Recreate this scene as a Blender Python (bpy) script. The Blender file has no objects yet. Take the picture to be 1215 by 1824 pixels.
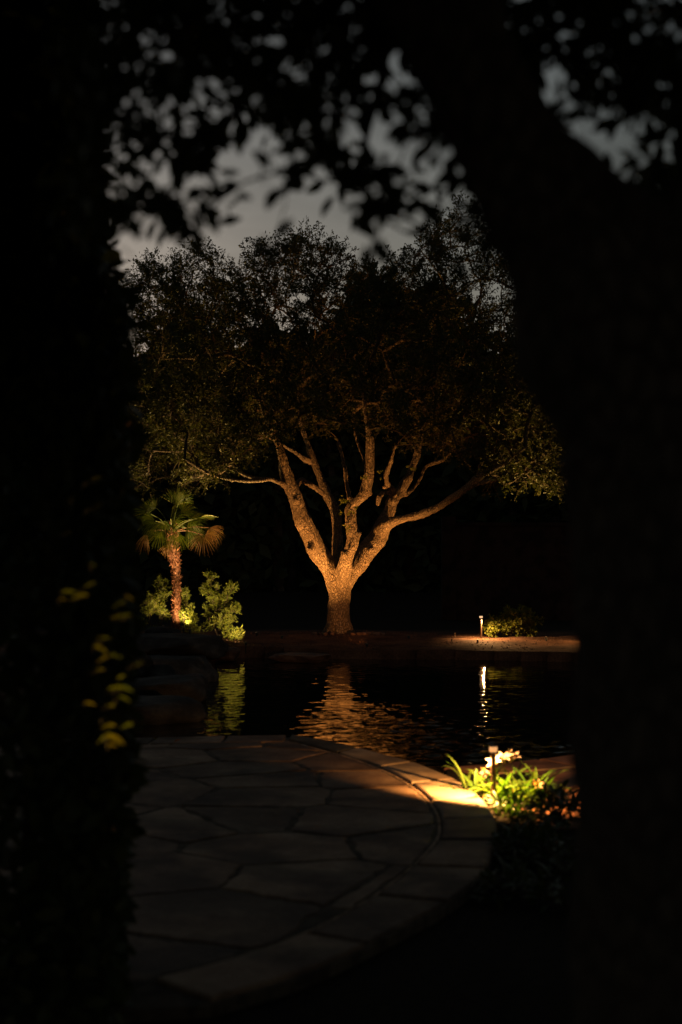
import bpy, bmesh, math, random
import numpy as np
from mathutils import Vector, Matrix, noise

random.seed(7)
RNG = np.random.default_rng(11)
SC = bpy.context.scene
COL = SC.collection
R = math.radians

# ------------------------------------------------------------------ camera
EYE = 1.65
PITCH = R(1.38)
cd = bpy.data.cameras.new('camera')
cam = bpy.data.objects.new('camera', cd)
COL.objects.link(cam)
cam.location = (0, 0, EYE)
cam.rotation_euler = (math.pi / 2 + PITCH, 0, 0)
cd.sensor_fit = 'VERTICAL'
cd.sensor_height = 36.0
cd.lens = 50.0
cd.clip_start = 0.05
cd.clip_end = 1500
cd.dof.use_dof = True
cd.dof.focus_distance = 24.5
cd.dof.aperture_fstop = 1.8
SC.camera = cam

# ------------------------------------------------------------------ dusk sky
world = bpy.data.worlds.new('World')
SC.world = world
world.use_nodes = True
nt = world.node_tree
for n in list(nt.nodes):
    nt.nodes.remove(n)
SKY_STRENGTH = 0.15
def N(tree, t, **kw):
    n = tree.nodes.new(t)
    for k, v in kw.items():
        if k.startswith('i_'):
            n.inputs[k[2:].replace('_', ' ')].default_value = v
        else:
            setattr(n, k, v)
    return n
out = N(nt, 'ShaderNodeOutputWorld')
bg = N(nt, 'ShaderNodeBackground')
bg.inputs['Strength'].default_value = SKY_STRENGTH
sky = N(nt, 'ShaderNodeTexSky', sky_type='NISHITA')
sky.sun_disc = False
sky.sun_elevation = R(-0.30)
sky.sun_rotation = R(-14)
sky.air_density = 1.0
sky.dust_density = 2.0
hs = N(nt, 'ShaderNodeHueSaturation')
hs.inputs['Saturation'].default_value = 0.55
nt.links.new(sky.outputs[0], hs.inputs['Color'])
tc = N(nt, 'ShaderNodeTexCoord')
mp = N(nt, 'ShaderNodeMapping')
mp.inputs['Scale'].default_value = (2.2, 2.2, 7.0)
nt.links.new(tc.outputs['Generated'], mp.inputs['Vector'])
cl = N(nt, 'ShaderNodeTexNoise')
cl.inputs['Scale'].default_value = 1.6
cl.inputs['Detail'].default_value = 5
cl.inputs['Roughness'].default_value = 0.5
nt.links.new(mp.outputs[0], cl.inputs['Vector'])
cr = N(nt, 'ShaderNodeMapRange')
cr.inputs['From Min'].default_value = 0.35
cr.inputs['From Max'].default_value = 0.68
cr.inputs['To Min'].default_value = 0.66
cr.inputs['To Max'].default_value = 1.32
nt.links.new(cl.outputs['Fac'], cr.inputs['Value'])
mul = N(nt, 'ShaderNodeMixRGB', blend_type='MULTIPLY')
mul.inputs['Fac'].default_value = 1.0
nt.links.new(hs.outputs[0], mul.inputs[1])
nt.links.new(cr.outputs[0], mul.inputs[2])
tint = N(nt, 'ShaderNodeMixRGB', blend_type='MULTIPLY')
tint.inputs['Fac'].default_value = 1.0
tint.inputs[2].default_value = (0.98, 1.05, 1.03, 1)
nt.links.new(mul.outputs[0], tint.inputs[1])
nt.links.new(tint.outputs[0], bg.inputs['Color'])
nt.links.new(bg.outputs[0], out.inputs[0])

# ------------------------------------------------------------------ exposure, render
SC.view_settings.view_transform = 'Standard'
SC.view_settings.look = 'None'
SC.view_settings.exposure = 0.0
SC.view_settings.gamma = 1.0
SC.view_settings.use_curve_mapping = False
SC.render.engine = 'CYCLES'
SC.cycles.use_denoising = True
SC.cycles.max_bounces = 6
SC.cycles.diffuse_bounces = 2
SC.cycles.glossy_bounces = 3
SC.cycles.transmission_bounces = 4
SC.cycles.sample_clamp_indirect = 2.0
SC.cycles.caustics_reflective = False
SC.cycles.caustics_refractive = False

# ------------------------------------------------------------------ pixel -> world (photo frame 1215 x 1824)
FPX = 1824 * 50.0 / 36.0
CP, SP = math.cos(PITCH), math.sin(PITCH)
def ray(px, py):
    a = (px - 607.5) / FPX
    b = (912 - py) / FPX
    return np.array([a, CP - b * SP, SP + b * CP])
def P(px, py, Y):
    d = ray(px, py)
    return np.array([0, 0, EYE]) + d * (Y / d[1])
def G(px, py, z=0.0):
    d = ray(px, py)
    return np.array([0, 0, EYE]) + d * ((z - EYE) / d[2])

# ------------------------------------------------------------------ object helpers
def tag(o, label=None, cat=None, group=None, kind=None):
    if label: o['label'] = label
    if cat: o['category'] = cat
    if group: o['group'] = group
    if kind: o['kind'] = kind
    return o
def empty(name, loc=(0, 0, 0), label=None, cat=None, group=None):
    o = bpy.data.objects.new(name, None)
    o.empty_display_size = 0.1
    o.location = tuple(loc)
    COL.objects.link(o)
    return tag(o, label, cat, group)
def mesh_data(name, v, f, mat=None, smooth=False):
    me = bpy.data.meshes.new(name)
    v = np.asarray(v, dtype=np.float32)
    if isinstance(f, np.ndarray):
        k = f.shape[1]
        me.vertices.add(len(v)); me.vertices.foreach_set('co', v.ravel())
        me.loops.add(f.size); me.loops.foreach_set('vertex_index', f.astype(np.int32).ravel())
        me.polygons.add(len(f))
        me.polygons.foreach_set('loop_start', np.arange(0, f.size, k, dtype=np.int32))
        me.update(calc_edges=True)
        me.validate()
    else:
        me.from_pydata([tuple(map(float, p)) for p in v], [], f)
        me.update()
    if smooth:
        me.polygons.foreach_set('use_smooth', np.ones(len(me.polygons), dtype=bool))
    if mat: me.materials.append(mat)
    return me
def link(name, me, parent=None, loc=None):
    """a mesh object; its vertices are in world space unless loc is given; stays in place under its parent"""
    o = bpy.data.objects.new(name, me)
    COL.objects.link(o)
    if parent is not None:
        o.parent = parent
        pl = parent.location
        gp = parent.parent.location if parent.parent else Vector((0, 0, 0))
        base = Vector(loc) if loc is not None else Vector((0, 0, 0))
        o.location = base - pl - gp
    elif loc is not None:
        o.location = tuple(loc)
    return o
class MB:
    def __init__(s): s.v = []; s.f = []; s.n = 0
    def add(s, v, f):
        v = np.asarray(v, float)
        s.v.append(v)
        s.f += [tuple(int(i) + s.n for i in q) for q in f]
        s.n += len(v)
        return s
    def build(s, name, mat, parent=None, smooth=False):
        me = mesh_data(name, np.concatenate(s.v), s.f, mat, smooth)
        return link(name, me, parent)
def unit(a):
    return a / np.maximum(np.linalg.norm(a, axis=-1, keepdims=True), 1e-9)
def smooth_path(pts, rad, sub=5):
    pts = np.asarray(pts, float); rad = np.asarray(rad, float)
    q = np.concatenate([[2 * pts[0] - pts[1]], pts, [2 * pts[-1] - pts[-2]]])
    rr = np.concatenate([[rad[0]], rad, [rad[-1]]])
    o, r = [], []
    for i in range(1, len(q) - 2):
        for k in range(sub):
            t = k / sub
            a, b, c, d = q[i - 1], q[i], q[i + 1], q[i + 2]
            o.append(0.5 * ((2 * b) + (-a + c) * t + (2 * a - 5 * b + 4 * c - d) * t * t + (-a + 3 * b - 3 * c + d) * t ** 3))
            r.append(rr[i] + (rr[i + 1] - rr[i]) * (t * t * (3 - 2 * t)))
    o.append(pts[-1]); r.append(rad[-1])
    return np.array(o), np.array(r)
def tube(pts, rad, sides=8, cap=True):
    pts = np.asarray(pts, float); n = len(pts)
    tg = np.gradient(pts, axis=0) if n > 2 else np.repeat([pts[1] - pts[0]], 2, 0)
    tg = unit(tg)
    up = np.array([0.0, 0.0, 1.0]) if abs(tg[0][2]) < 0.9 else np.array([1.0, 0, 0])
    u = unit(np.cross(tg[0], up))
    V, F = [], []
    ang = np.arange(sides) * 2 * math.pi / sides
    for i in range(n):
        u = unit(u - tg[i] * np.dot(u, tg[i]))
        w = np.cross(tg[i], u)
        V.append(pts[i] + rad[i] * (np.outer(np.cos(ang), u) + np.outer(np.sin(ang), w)))
    for i in range(n - 1):
        for j in range(sides):
            k = (j + 1) % sides
            F.append((i * sides + j, i * sides + k, (i + 1) * sides + k, (i + 1) * sides + j))
    if cap:
        F.append(tuple(range(sides))[::-1])
        F.append(tuple((n - 1) * sides + j for j in range(sides)))
    return np.concatenate(V), F
def lathe(prof, seg=20, c=(0, 0, 0)):
    V, F = [], []
    for r, z in prof:
        for j in range(seg):
            a = 2 * math.pi * j / seg
            V.append((c[0] + r * math.cos(a), c[1] + r * math.sin(a), c[2] + z))
    for i in range(len(prof) - 1):
        for j in range(seg):
            k = (j + 1) % seg
            F.append((i * seg + j, i * seg + k, (i + 1) * seg + k, (i + 1) * seg + j))
    F.append(tuple(range(seg))[::-1]); F.append(tuple((len(prof) - 1) * seg + j for j in range(seg)))
    return V, F
def leaves(pos, axis, nrm, L, W, fold=0.25, bend=0.0):
    """many small folded leaf blades (two triangles each) as arrays"""
    axis = unit(axis); s = unit(np.cross(axis, nrm)); nn = np.cross(s, axis)
    L = np.asarray(L)[:, None]; W = np.asarray(W)[:, None]
    tip = pos + axis * L - nn * L * bend
    mid = pos + axis * L * 0.48
    l = mid + s * W * 0.5 + nn * W * fold
    r = mid - s * W * 0.5 + nn * W * fold
    n = len(pos)
    v = np.stack([pos, l, tip, r], 1).reshape(-1, 3)
    b = (np.arange(n) * 4)[:, None]
    f = np.concatenate([b + [0, 2, 1], b + [0, 3, 2]], 1).reshape(-1, 3)
    return v, f
def rdir(n):
    return unit(RNG.normal(size=(n, 3)))
def in_poly(x, y, poly):
    poly = np.asarray(poly, float)
    x = np.asarray(x, float); y = np.asarray(y, float)
    ins = np.zeros(x.shape, bool)
    j = len(poly) - 1
    for i in range(len(poly)):
        xi, yi = poly[i]; xj, yj = poly[j]
        c = ((yi > y) != (yj > y)) & (x < (xj - xi) * (y - yi) / (yj - yi + 1e-12) + xi)
        ins ^= c
        j = i
    return ins
def poly_dist(x, y, poly):
    poly = np.asarray(poly, float)
    d = np.full(np.shape(x), 1e9)
    for i in range(len(poly)):
        a, b = poly[i], poly[(i + 1) % len(poly)]
        ab = b - a
        t = np.clip(((x - a[0]) * ab[0] + (y - a[1]) * ab[1]) / (ab @ ab + 1e-12), 0, 1)
        d = np.minimum(d, np.hypot(x - a[0] - t * ab[0], y - a[1] - t * ab[1]))
    return d

# ------------------------------------------------------------------ materials
def new_mat(name):
    m = bpy.data.materials.new(name); m.use_nodes = True
    t = m.node_tree
    b = t.nodes['Principled BSDF']
    return m, t, b
def ramp(t, fac, stops):
    r = N(t, 'ShaderNodeValToRGB')
    while len(r.color_ramp.elements) < len(stops):
        r.color_ramp.elements.new(0.5)
    for e, (p, c) in zip(r.color_ramp.elements, stops):
        e.position = p; e.color = (*c, 1)
    t.links.new(fac, r.inputs[0])
    return r.outputs[0]
def noise_tex(t, vec, scale, detail=4, rough=0.55, stretch=None):
    if stretch is not None:
        m = N(t, 'ShaderNodeMapping'); m.inputs['Scale'].default_value = stretch
        t.links.new(vec, m.inputs[0]); vec = m.outputs[0]
    n = N(t, 'ShaderNodeTexNoise')
    n.inputs['Scale'].default_value = scale; n.inputs['Detail'].default_value = detail; n.inputs['Roughness'].default_value = rough
    t.links.new(vec, n.inputs['Vector'])
    return n.outputs['Fac']
def bump(t, b, h, strength, dist, chain=None):
    n = N(t, 'ShaderNodeBump')
    n.inputs['Strength'].default_value = strength; n.inputs['Distance'].default_value = dist
    t.links.new(h, n.inputs['Height'])
    if chain: t.links.new(chain, n.inputs['Normal'])
    t.links.new(n.outputs[0], b.inputs['Normal'])
    return n.outputs[0]
def leaf_mat(name, c1, c2, c3, trans=0.4, rough=0.45, spec=0.4):
    m, t, b = new_mat(name)
    geo = N(t, 'ShaderNodeNewGeometry'); oi = N(t, 'ShaderNodeObjectInfo')
    ad = N(t, 'ShaderNodeMath', operation='ADD'); fr = N(t, 'ShaderNodeMath', operation='FRACT')
    t.links.new(geo.outputs['Random Per Island'], ad.inputs[0]); t.links.new(oi.outputs['Random'], ad.inputs[1])
    t.links.new(ad.outputs[0], fr.inputs[0])
    col = ramp(t, fr.outputs[0], [(0.0, c1), (0.55, c2), (1.0, c3)])
    t.links.new(col, b.inputs['Base Color'])
    b.inputs['Roughness'].default_value = rough
    b.inputs['Specular IOR Level'].default_value = spec
    tr = N(t, 'ShaderNodeBsdfTranslucent')
    bc = N(t, 'ShaderNodeMixRGB', blend_type='MULTIPLY'); bc.inputs['Fac'].default_value = 1
    t.links.new(col, bc.inputs[1]); bc.inputs[2].default_value = (1.3, 1.4, 0.45, 1)
    t.links.new(bc.outputs[0], tr.inputs['Color'])
    mx = N(t, 'ShaderNodeMixShader'); mx.inputs[0].default_value = trans
    t.links.new(b.outputs[0], mx.inputs[1]); t.links.new(tr.outputs[0], mx.inputs[2])
    t.links.new(mx.outputs[0], t.nodes['Material Output'].inputs[0])
    return m
def bark_mat(name, dark, light, scale=9.0, depth=0.02):
    m, t, b = new_mat(name)
    tcn = N(t, 'ShaderNodeTexCoord')
    mp_ = N(t, 'ShaderNodeMapping'); mp_.inputs['Scale'].default_value = (1, 1, 0.5)
    t.links.new(tcn.outputs['Object'], mp_.inputs[0])
    wob = N(t, 'ShaderNodeTexNoise'); wob.inputs['Scale'].default_value = 6; wob.inputs['Detail'].default_value = 3
    t.links.new(mp_.outputs[0], wob.inputs['Vector'])
    sc_ = N(t, 'ShaderNodeVectorMath', operation='SCALE'); sc_.inputs['Scale'].default_value = 0.12
    t.links.new(wob.outputs['Color'], sc_.inputs[0])
    av = N(t, 'ShaderNodeVectorMath', operation='ADD')
    t.links.new(mp_.outputs[0], av.inputs[0]); t.links.new(sc_.outputs[0], av.inputs[1])
    vo = N(t, 'ShaderNodeTexVoronoi', feature='DISTANCE_TO_EDGE'); vo.inputs['Scale'].default_value = scale * 3.0
    t.links.new(av.outputs[0], vo.inputs['Vector'])
    fine = noise_tex(t, tcn.outputs['Object'], scale * 7, 5, 0.65)
    big = noise_tex(t, tcn.outputs['Object'], 2.6, 4, 0.55)
    mr = N(t, 'ShaderNodeMapRange'); mr.inputs['From Max'].default_value = 0.22; t.links.new(vo.outputs['Distance'], mr.inputs['Value'])
    a = N(t, 'ShaderNodeMath', operation='MULTIPLY'); t.links.new(mr.outputs[0], a.inputs[0]); a.inputs[1].default_value = 0.6
    c = N(t, 'ShaderNodeMath', operation='MULTIPLY_ADD'); t.links.new(fine, c.inputs[0]); c.inputs[1].default_value = 0.5; t.links.new(a.outputs[0], c.inputs[2])
    col = ramp(t, c.outputs[0], [(0.12, dark), (0.75, light)])
    tint = N(t, 'ShaderNodeMixRGB', blend_type='MULTIPLY'); tint.inputs['Fac'].default_value = 0.55
    t.links.new(col, tint.inputs[1]); t.links.new(ramp(t, big, [(0.3, (0.36, 0.30, 0.25)), (0.65, (1, 1, 1))]), tint.inputs[2])
    t.links.new(tint.outputs[0], b.inputs['Base Color'])
    b.inputs['Roughness'].default_value = 0.9; b.inputs['Specular IOR Level'].default_value = 0.15
    bump(t, b, c.outputs[0], 1.0, depth)
    return m
def stone_mat(name, c1, c2, c3, scale=3.0, rough=0.75, depth=0.006, layer=1.0):
    m, t, b = new_mat(name)
    tcn = N(t, 'ShaderNodeTexCoord'); oi = N(t, 'ShaderNodeObjectInfo')
    off = N(t, 'ShaderNodeVectorMath', operation='SCALE')
    cmb = N(t, 'ShaderNodeCombineXYZ')
    for k in range(3): t.links.new(oi.outputs['Random'], cmb.inputs[k])
    t.links.new(cmb.outputs[0], off.inputs[0]); off.inputs['Scale'].default_value = 37
    av = N(t, 'ShaderNodeVectorMath', operation='ADD')
    t.links.new(tcn.outputs['Object'], av.inputs[0]); t.links.new(off.outputs[0], av.inputs[1])
    n1 = noise_tex(t, av.outputs[0], scale, 6, 0.6, (1, 1, layer))
    n2 = noise_tex(t, av.outputs[0], scale * 14, 4, 0.65)
    n3 = noise_tex(t, av.outputs[0], scale * 0.8, 3, 0.55)
    mixv = N(t, 'ShaderNodeMath', operation='MULTIPLY_ADD'); t.links.new(n2, mixv.inputs[0]); mixv.inputs[1].default_value = 0.35
    sub = N(t, 'ShaderNodeMath', operation='SUBTRACT'); t.links.new(n1, sub.inputs[0]); sub.inputs[1].default_value = 0.17
    t.links.new(sub.outputs[0], mixv.inputs[2])
    col = ramp(t, mixv.outputs[0], [(0.28, c1), (0.5, c2), (0.72, c3)])
    vr = N(t, 'ShaderNodeMapRange'); t.links.new(oi.outputs['Random'], vr.inputs['Value']); vr.inputs['To Min'].default_value = 0.55; vr.inputs['To Max'].default_value = 1.15
    mm = N(t, 'ShaderNodeMixRGB', blend_type='MULTIPLY'); mm.inputs['Fac'].default_value = 1
    t.links.new(col, mm.inputs[1]); t.links.new(vr.outputs[0], mm.inputs[2])
    st = N(t, 'ShaderNodeMixRGB', blend_type='MULTIPLY'); st.inputs['Fac'].default_value = 0.75
    t.links.new(mm.outputs[0], st.inputs[1]); t.links.new(ramp(t, n3, [(0.40, (0.30, 0.27, 0.26)), (0.53, (1, 0.97, 0.94))]), st.inputs[2])
    t.links.new(st.outputs[0], b.inputs['Base Color'])
    b.inputs['Roughness'].default_value = rough; b.inputs['Specular IOR Level'].default_value = 0.25
    bump(t, b, mixv.outputs[0], 0.9, depth)
    return m
def plain_mat(name, c, rough=0.5, metal=0.0, spec=0.5):
    m, t, b = new_mat(name)
    tcn = N(t, 'ShaderNodeTexCoord')
    n1 = noise_tex(t, tcn.outputs['Object'], 40, 4)
    col = ramp(t, n1, [(0.3, tuple(x * 0.75 for x in c)), (0.7, tuple(min(1, x * 1.15) for x in c))])
    t.links.new(col, b.inputs['Base Color'])
    b.inputs['Roughness'].default_value = rough; b.inputs['Metallic'].default_value = metal; b.inputs['Specular IOR Level'].default_value = spec
    return m
M = {}
M['oak_leaf'] = leaf_mat('oak_leaf', (0.024, 0.029, 0.006), (0.046, 0.050, 0.010), (0.082, 0.072, 0.014), 0.35, 0.4, 0.3)
M['near_leaf'] = leaf_mat('near_leaf', (0.045, 0.055, 0.020), (0.07, 0.08, 0.026), (0.10, 0.09, 0.03), 0.22, 0.5, 0.25)
M['lit_hedge_leaf'] = leaf_mat('lit_hedge_leaf', (0.10, 0.105, 0.015), (0.135, 0.125, 0.018), (0.18, 0.11, 0.02), 0.55, 0.5, 0.2)
M['shrub_leaf'] = leaf_mat('shrub_leaf', (0.075, 0.10, 0.013), (0.115, 0.135, 0.018), (0.17, 0.165, 0.03), 0.4, 0.5, 0.25)
M['palm_leaf'] = leaf_mat('palm_leaf', (0.06, 0.085, 0.02), (0.09, 0.11, 0.025), (0.13, 0.12, 0.035), 0.3, 0.45, 0.3)
M['palm_dead'] = leaf_mat('palm_dead', (0.14, 0.07, 0.04), (0.20, 0.10, 0.06), (0.26, 0.16, 0.10), 0.3, 0.7, 0.2)
M['lily_leaf'] = leaf_mat('lily_leaf', (0.035, 0.10, 0.012), (0.055, 0.125, 0.016), (0.10, 0.15, 0.028), 0.35, 0.4, 0.3)
M['dark_leaf'] = leaf_mat('dark_leaf', (0.035, 0.050, 0.012), (0.05, 0.065, 0.015), (0.07, 0.06, 0.02), 0.25, 0.4, 0.35)
M['wood_leaf'] = leaf_mat('wood_leaf', (0.03, 0.04, 0.015), (0.045, 0.05, 0.02), (0.06, 0.06, 0.02), 0.2, 0.6, 0.2)
M['petal'] = leaf_mat('petal', (0.24, 0.19, 0.18), (0.28, 0.22, 0.20), (0.24, 0.15, 0.14), 0.35, 0.5, 0.2)
M['spent'] = leaf_mat('spent', (0.55, 0.30, 0.22), (0.60, 0.36, 0.25), (0.5, 0.22, 0.15), 0.35, 0.6, 0.2)
M['red_leaf'] = leaf_mat('red_leaf', (0.35, 0.08, 0.03), (0.4, 0.1, 0.04), (0.4, 0.12, 0.04), 0.3, 0.6, 0.2)
M['oak_bark'] = bark_mat('oak_bark', (0.085, 0.062, 0.044), (0.36, 0.285, 0.21), 10.5, 0.05)
M['near_bark'] = bark_mat('near_bark', (0.04, 0.030, 0.023), (0.15, 0.115, 0.09), 9, 0.02)
M['branch'] = bark_mat('branch_bark', (0.035, 0.026, 0.018), (0.14, 0.105, 0.075), 14, 0.02)
M['twig'] = plain_mat('twig', (0.075, 0.056, 0.04), 0.9, 0, 0.1)
M['palm_trunk'] = bark_mat('palm_trunk', (0.06, 0.028, 0.018), (0.26, 0.13, 0.085), 11, 0.02)
M['fibre'] = leaf_mat('fibre', (0.10, 0.045, 0.03), (0.16, 0.058, 0.034), (0.30, 0.14, 0.09), 0.2, 0.8, 0.1)
M['flag'] = stone_mat('flagstone', (0.080, 0.046, 0.030), (0.20, 0.122, 0.078), (0.36, 0.255, 0.17), 2.2, 0.7, 0.008)
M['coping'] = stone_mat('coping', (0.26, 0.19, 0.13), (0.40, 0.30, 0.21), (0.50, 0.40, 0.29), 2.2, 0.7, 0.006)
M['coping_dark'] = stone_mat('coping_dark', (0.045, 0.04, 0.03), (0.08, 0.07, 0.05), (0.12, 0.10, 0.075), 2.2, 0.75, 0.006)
M['paving'] = stone_mat('paving', (0.28, 0.125, 0.072), (0.44, 0.205, 0.12), (0.54, 0.275, 0.17), 2.0, 0.75, 0.005)
M['mortar'] = stone_mat('mortar', (0.10, 0.075, 0.055), (0.15, 0.115, 0.085), (0.2, 0.155, 0.115), 12, 0.95, 0.01)
M['joint'] = stone_mat('joint', (0.30, 0.20, 0.13), (0.38, 0.26, 0.18), (0.42, 0.3, 0.2), 10, 0.95, 0.005)
M['rock'] = stone_mat('rock', (0.025, 0.023, 0.022), (0.05, 0.047, 0.044), (0.10, 0.092, 0.085), 3.0, 0.85, 0.02, 2.5)
M['red_rock'] = stone_mat('red_rock', (0.14, 0.085, 0.065), (0.22, 0.13, 0.10), (0.28, 0.19, 0.15), 4.0, 0.85, 0.02, 2)
M['wall'] = stone_mat('wall', (0.03, 0.016, 0.013), (0.038, 0.02, 0.016), (0.045, 0.025, 0.02), 4, 0.9, 0.004)
M['bronze'] = plain_mat('bronze', (0.22, 0.15, 0.10), 0.45, 0.6)
M['black_metal'] = plain_mat('black_metal', (0.03, 0.028, 0.026), 0.5, 0.4)
def emis_mat(name, c, s):
    m, t, b = new_mat(name)
    b.inputs['Base Color'].default_value = (0.3, 0.22, 0.14, 1)
    b.inputs['Emission Color'].default_value = (*c, 1)
    b.inputs['Emission Strength'].default_value = s
    return m
M['lens'] = emis_mat('lens', (1.0, 0.46, 0.16), 0.9)
M['lens_far'] = emis_mat('lens_far', (1.0, 0.60, 0.30), 1.0)
M['uplens'] = emis_mat('uplens', (1.0, 0.6, 0.3), 0.03)

# ground: dark planting soil near the patio, reddish decomposed granite on the far bank
def ground_mat():
    m, t, b = new_mat('ground')
    geo = N(t, 'ShaderNodeNewGeometry')
    sep = N(t, 'ShaderNodeSeparateXYZ'); t.links.new(geo.outputs['Position'], sep.inputs[0])
    n1 = noise_tex(t, geo.outputs['Position'], 2.0, 6, 0.6)
    n2 = noise_tex(t, geo.outputs['Position'], 30, 5, 0.7)
    soil = ramp(t, n2, [(0.3, (0.012, 0.009, 0.007)), (0.7, (0.035, 0.026, 0.018))])
    gran = ramp(t, n2, [(0.3, (0.09, 0.045, 0.028)), (0.7, (0.20, 0.105, 0.065))])
    far_ = N(t, 'ShaderNodeMapRange'); far_.inputs['From Min'].default_value = 26.2; far_.inputs['From Max'].default_value = 27.6; t.links.new(sep.outputs['Y'], far_.inputs['Value'])  # dark colour past the bank stands in for the unlit ground there
    gr2 = N(t, 'ShaderNodeMixRGB', blend_type='MULTIPLY'); gr2.inputs['Fac'].default_value = 0.8
    t.links.new(gran, gr2.inputs[1]); t.links.new(ramp(t, n1, [(0.35, (0.3, 0.28, 0.25)), (0.65, (1, 1, 1))]), gr2.inputs[2])
    mr = N(t, 'ShaderNodeMapRange'); mr.inputs['From Min'].default_value = 13; mr.inputs['From Max'].default_value = 18
    t.links.new(sep.outputs['Y'], mr.inputs['Value'])
    mx = N(t, 'ShaderNodeMixRGB'); t.links.new(mr.outputs[0], mx.inputs[0]); t.links.new(soil, mx.inputs[1]); t.links.new(gr2.outputs[0], mx.inputs[2])
    mf = N(t, 'ShaderNodeMixRGB'); t.links.new(far_.outputs[0], mf.inputs[0]); t.links.new(mx.outputs[0], mf.inputs[1]); t.links.new(soil, mf.inputs[2])
    t.links.new(mf.outputs[0], b.inputs['Base Color'])
    b.inputs['Roughness'].default_value = 0.95; b.inputs['Specular IOR Level'].default_value = 0.1
    bump(t, b, n2, 0.8, 0.03)
    return m
M['ground'] = ground_mat()
def water_mat():
    m, t, b = new_mat('pool_water')
    b.inputs['Base Color'].default_value = (0.002, 0.005, 0.006, 1)
    b.inputs['Roughness'].default_value = 0.03
    b.inputs['IOR'].default_value = 1.33
    return m
M['water'] = water_mat()

# ------------------------------------------------------------------ lamps: one builder per fixture
def spot(name, loc, target, power, color, size_deg, blend, radius=0.03, parent=None):
    ld = bpy.data.lights.new(name, 'SPOT')
    ld.energy = power; ld.color = color; ld.spot_size = R(size_deg); ld.spot_blend = blend; ld.shadow_soft_size = radius
    o = bpy.data.objects.new(name, ld)
    COL.objects.link(o)
    d = Vector(target) - Vector(loc)
    o.rotation_mode = 'QUATERNION'
    o.rotation_quaternion = d.to_track_quat('-Z', 'Y')
    if parent: o.parent = parent; o.location = Vector(loc) - parent.location
    else: o.location = loc
    return o
def uplight(base, target, power, color, size_deg, blend, label):
    base = Vector(base); tgt = Vector(target)
    root = empty('uplight', base, label, 'uplight', 'garden uplights')
    d = (tgt - (base + Vector((0, 0, 0.06)))).normalized()
    head0 = base + Vector((0, 0, 0.07))
    MB().add(*tube([base - Vector((0, 0, .1)), base + Vector((0, 0, 0.05))], [0.008, 0.008], 8)).build('stake', M['black_metal'], root)
    a = head0 - d * 0.035; b = head0 + d * 0.035
    # open-fronted hood, the lamp just beyond its lens
    MB().add(*tube([a, a + d * 0.012, b], [0.012, 0.021, 0.023], 16)).build('lamp_head', M['black_metal'], root)
    MB().add(*tube([b + d * 0.001, b + d * 0.004], [0.019, 0.019], 16)).build('lens', M['uplens'], root)
    spot('uplight_lamp', b + d * 0.03, tgt, power, color, size_deg, blend, 0.025, root)
    return root
def bollard(base, h, power, color, lens, label, hr=0.026, back=0.032, side=.032, aim=(.43, .52, -1), cone=164, blend=.28):
    root = empty('bollard_light', base, label, 'path light', 'bronze path lights')
    x, y, z = base
    MB().add(*lathe([(0.030, -0.02), (0.030, 0.006), (0.0165, 0.008), (0.0165, h - 0.045)], 18, base)).build('post', M['bronze'], root, False)
    MB().add(*lathe([(hr - 0.003, h - 0.040), (hr, h - 0.037), (hr, h - 0.007)], 20, base)).build('lens', lens, root, True)
    MB().add(*lathe([(hr + 0.002, h - 0.006), (hr + 0.002, h - 0.002), (hr - 0.004, h)], 20, base)).build('cap', M['bronze'], root)
    spot('path_lamp', (x - side, y + back, z + h - 0.06), (x - side + aim[0], y + back + aim[1], z + h - 0.06 + aim[2]), power, color, cone, blend, 0.012, root)
    return root

# ================================================================== GROUND, POOL, PATIO
outer_px = [(517, 1310), (580, 1321), (649, 1337), (726, 1357), (781, 1377), (825, 1399), (862, 1428), (883, 1460), (883, 1493), (864, 1548), (809, 1598), (699, 1658), (561, 1725), (368, 1784)]
inner_px = [(512, 1318), (560, 1332), (618, 1348), (688, 1375), (737, 1405), (768, 1435), (779, 1465), (773, 1496), (726, 1545), (655, 1598), (555, 1652), (430, 1700), (262, 1745)]
outer_w = np.array([G(*p)[:2] for p in outer_px]); inner_w = np.array([G(*p)[:2] for p in inner_px])
far_left = np.array([[-6.0, 12.15], [-3.5, 12.05]])
near_edge = np.concatenate([far_left, outer_w[:5], np.array([G(800, 1366, -.05)[:2], G(850, 1362, -.05)[:2], G(950, 1353, -.05)[:2], G(1025, 1343, -.05)[:2], G(1130, 1328, -.05)[:2], [4.2, 13.2], [6.5, 15.5]])])
far_edge = np.array([[7.5, 20.9], [5.2, 21.6], [3.4, 21.95], [2.2, 22.25], [1.0, 22.45], [-0.1, 22.45], [-0.9, 22.6], [-1.55, 22.8], [-2.05, 22.1], [-2.0, 20.2], [-1.9, 18.6], [-2.2, 17.2], [-3.2, 16.4], [-6.0, 15.6]])
POOL = np.concatenate([near_edge, far_edge])
WATER_Z = -0.13

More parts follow.
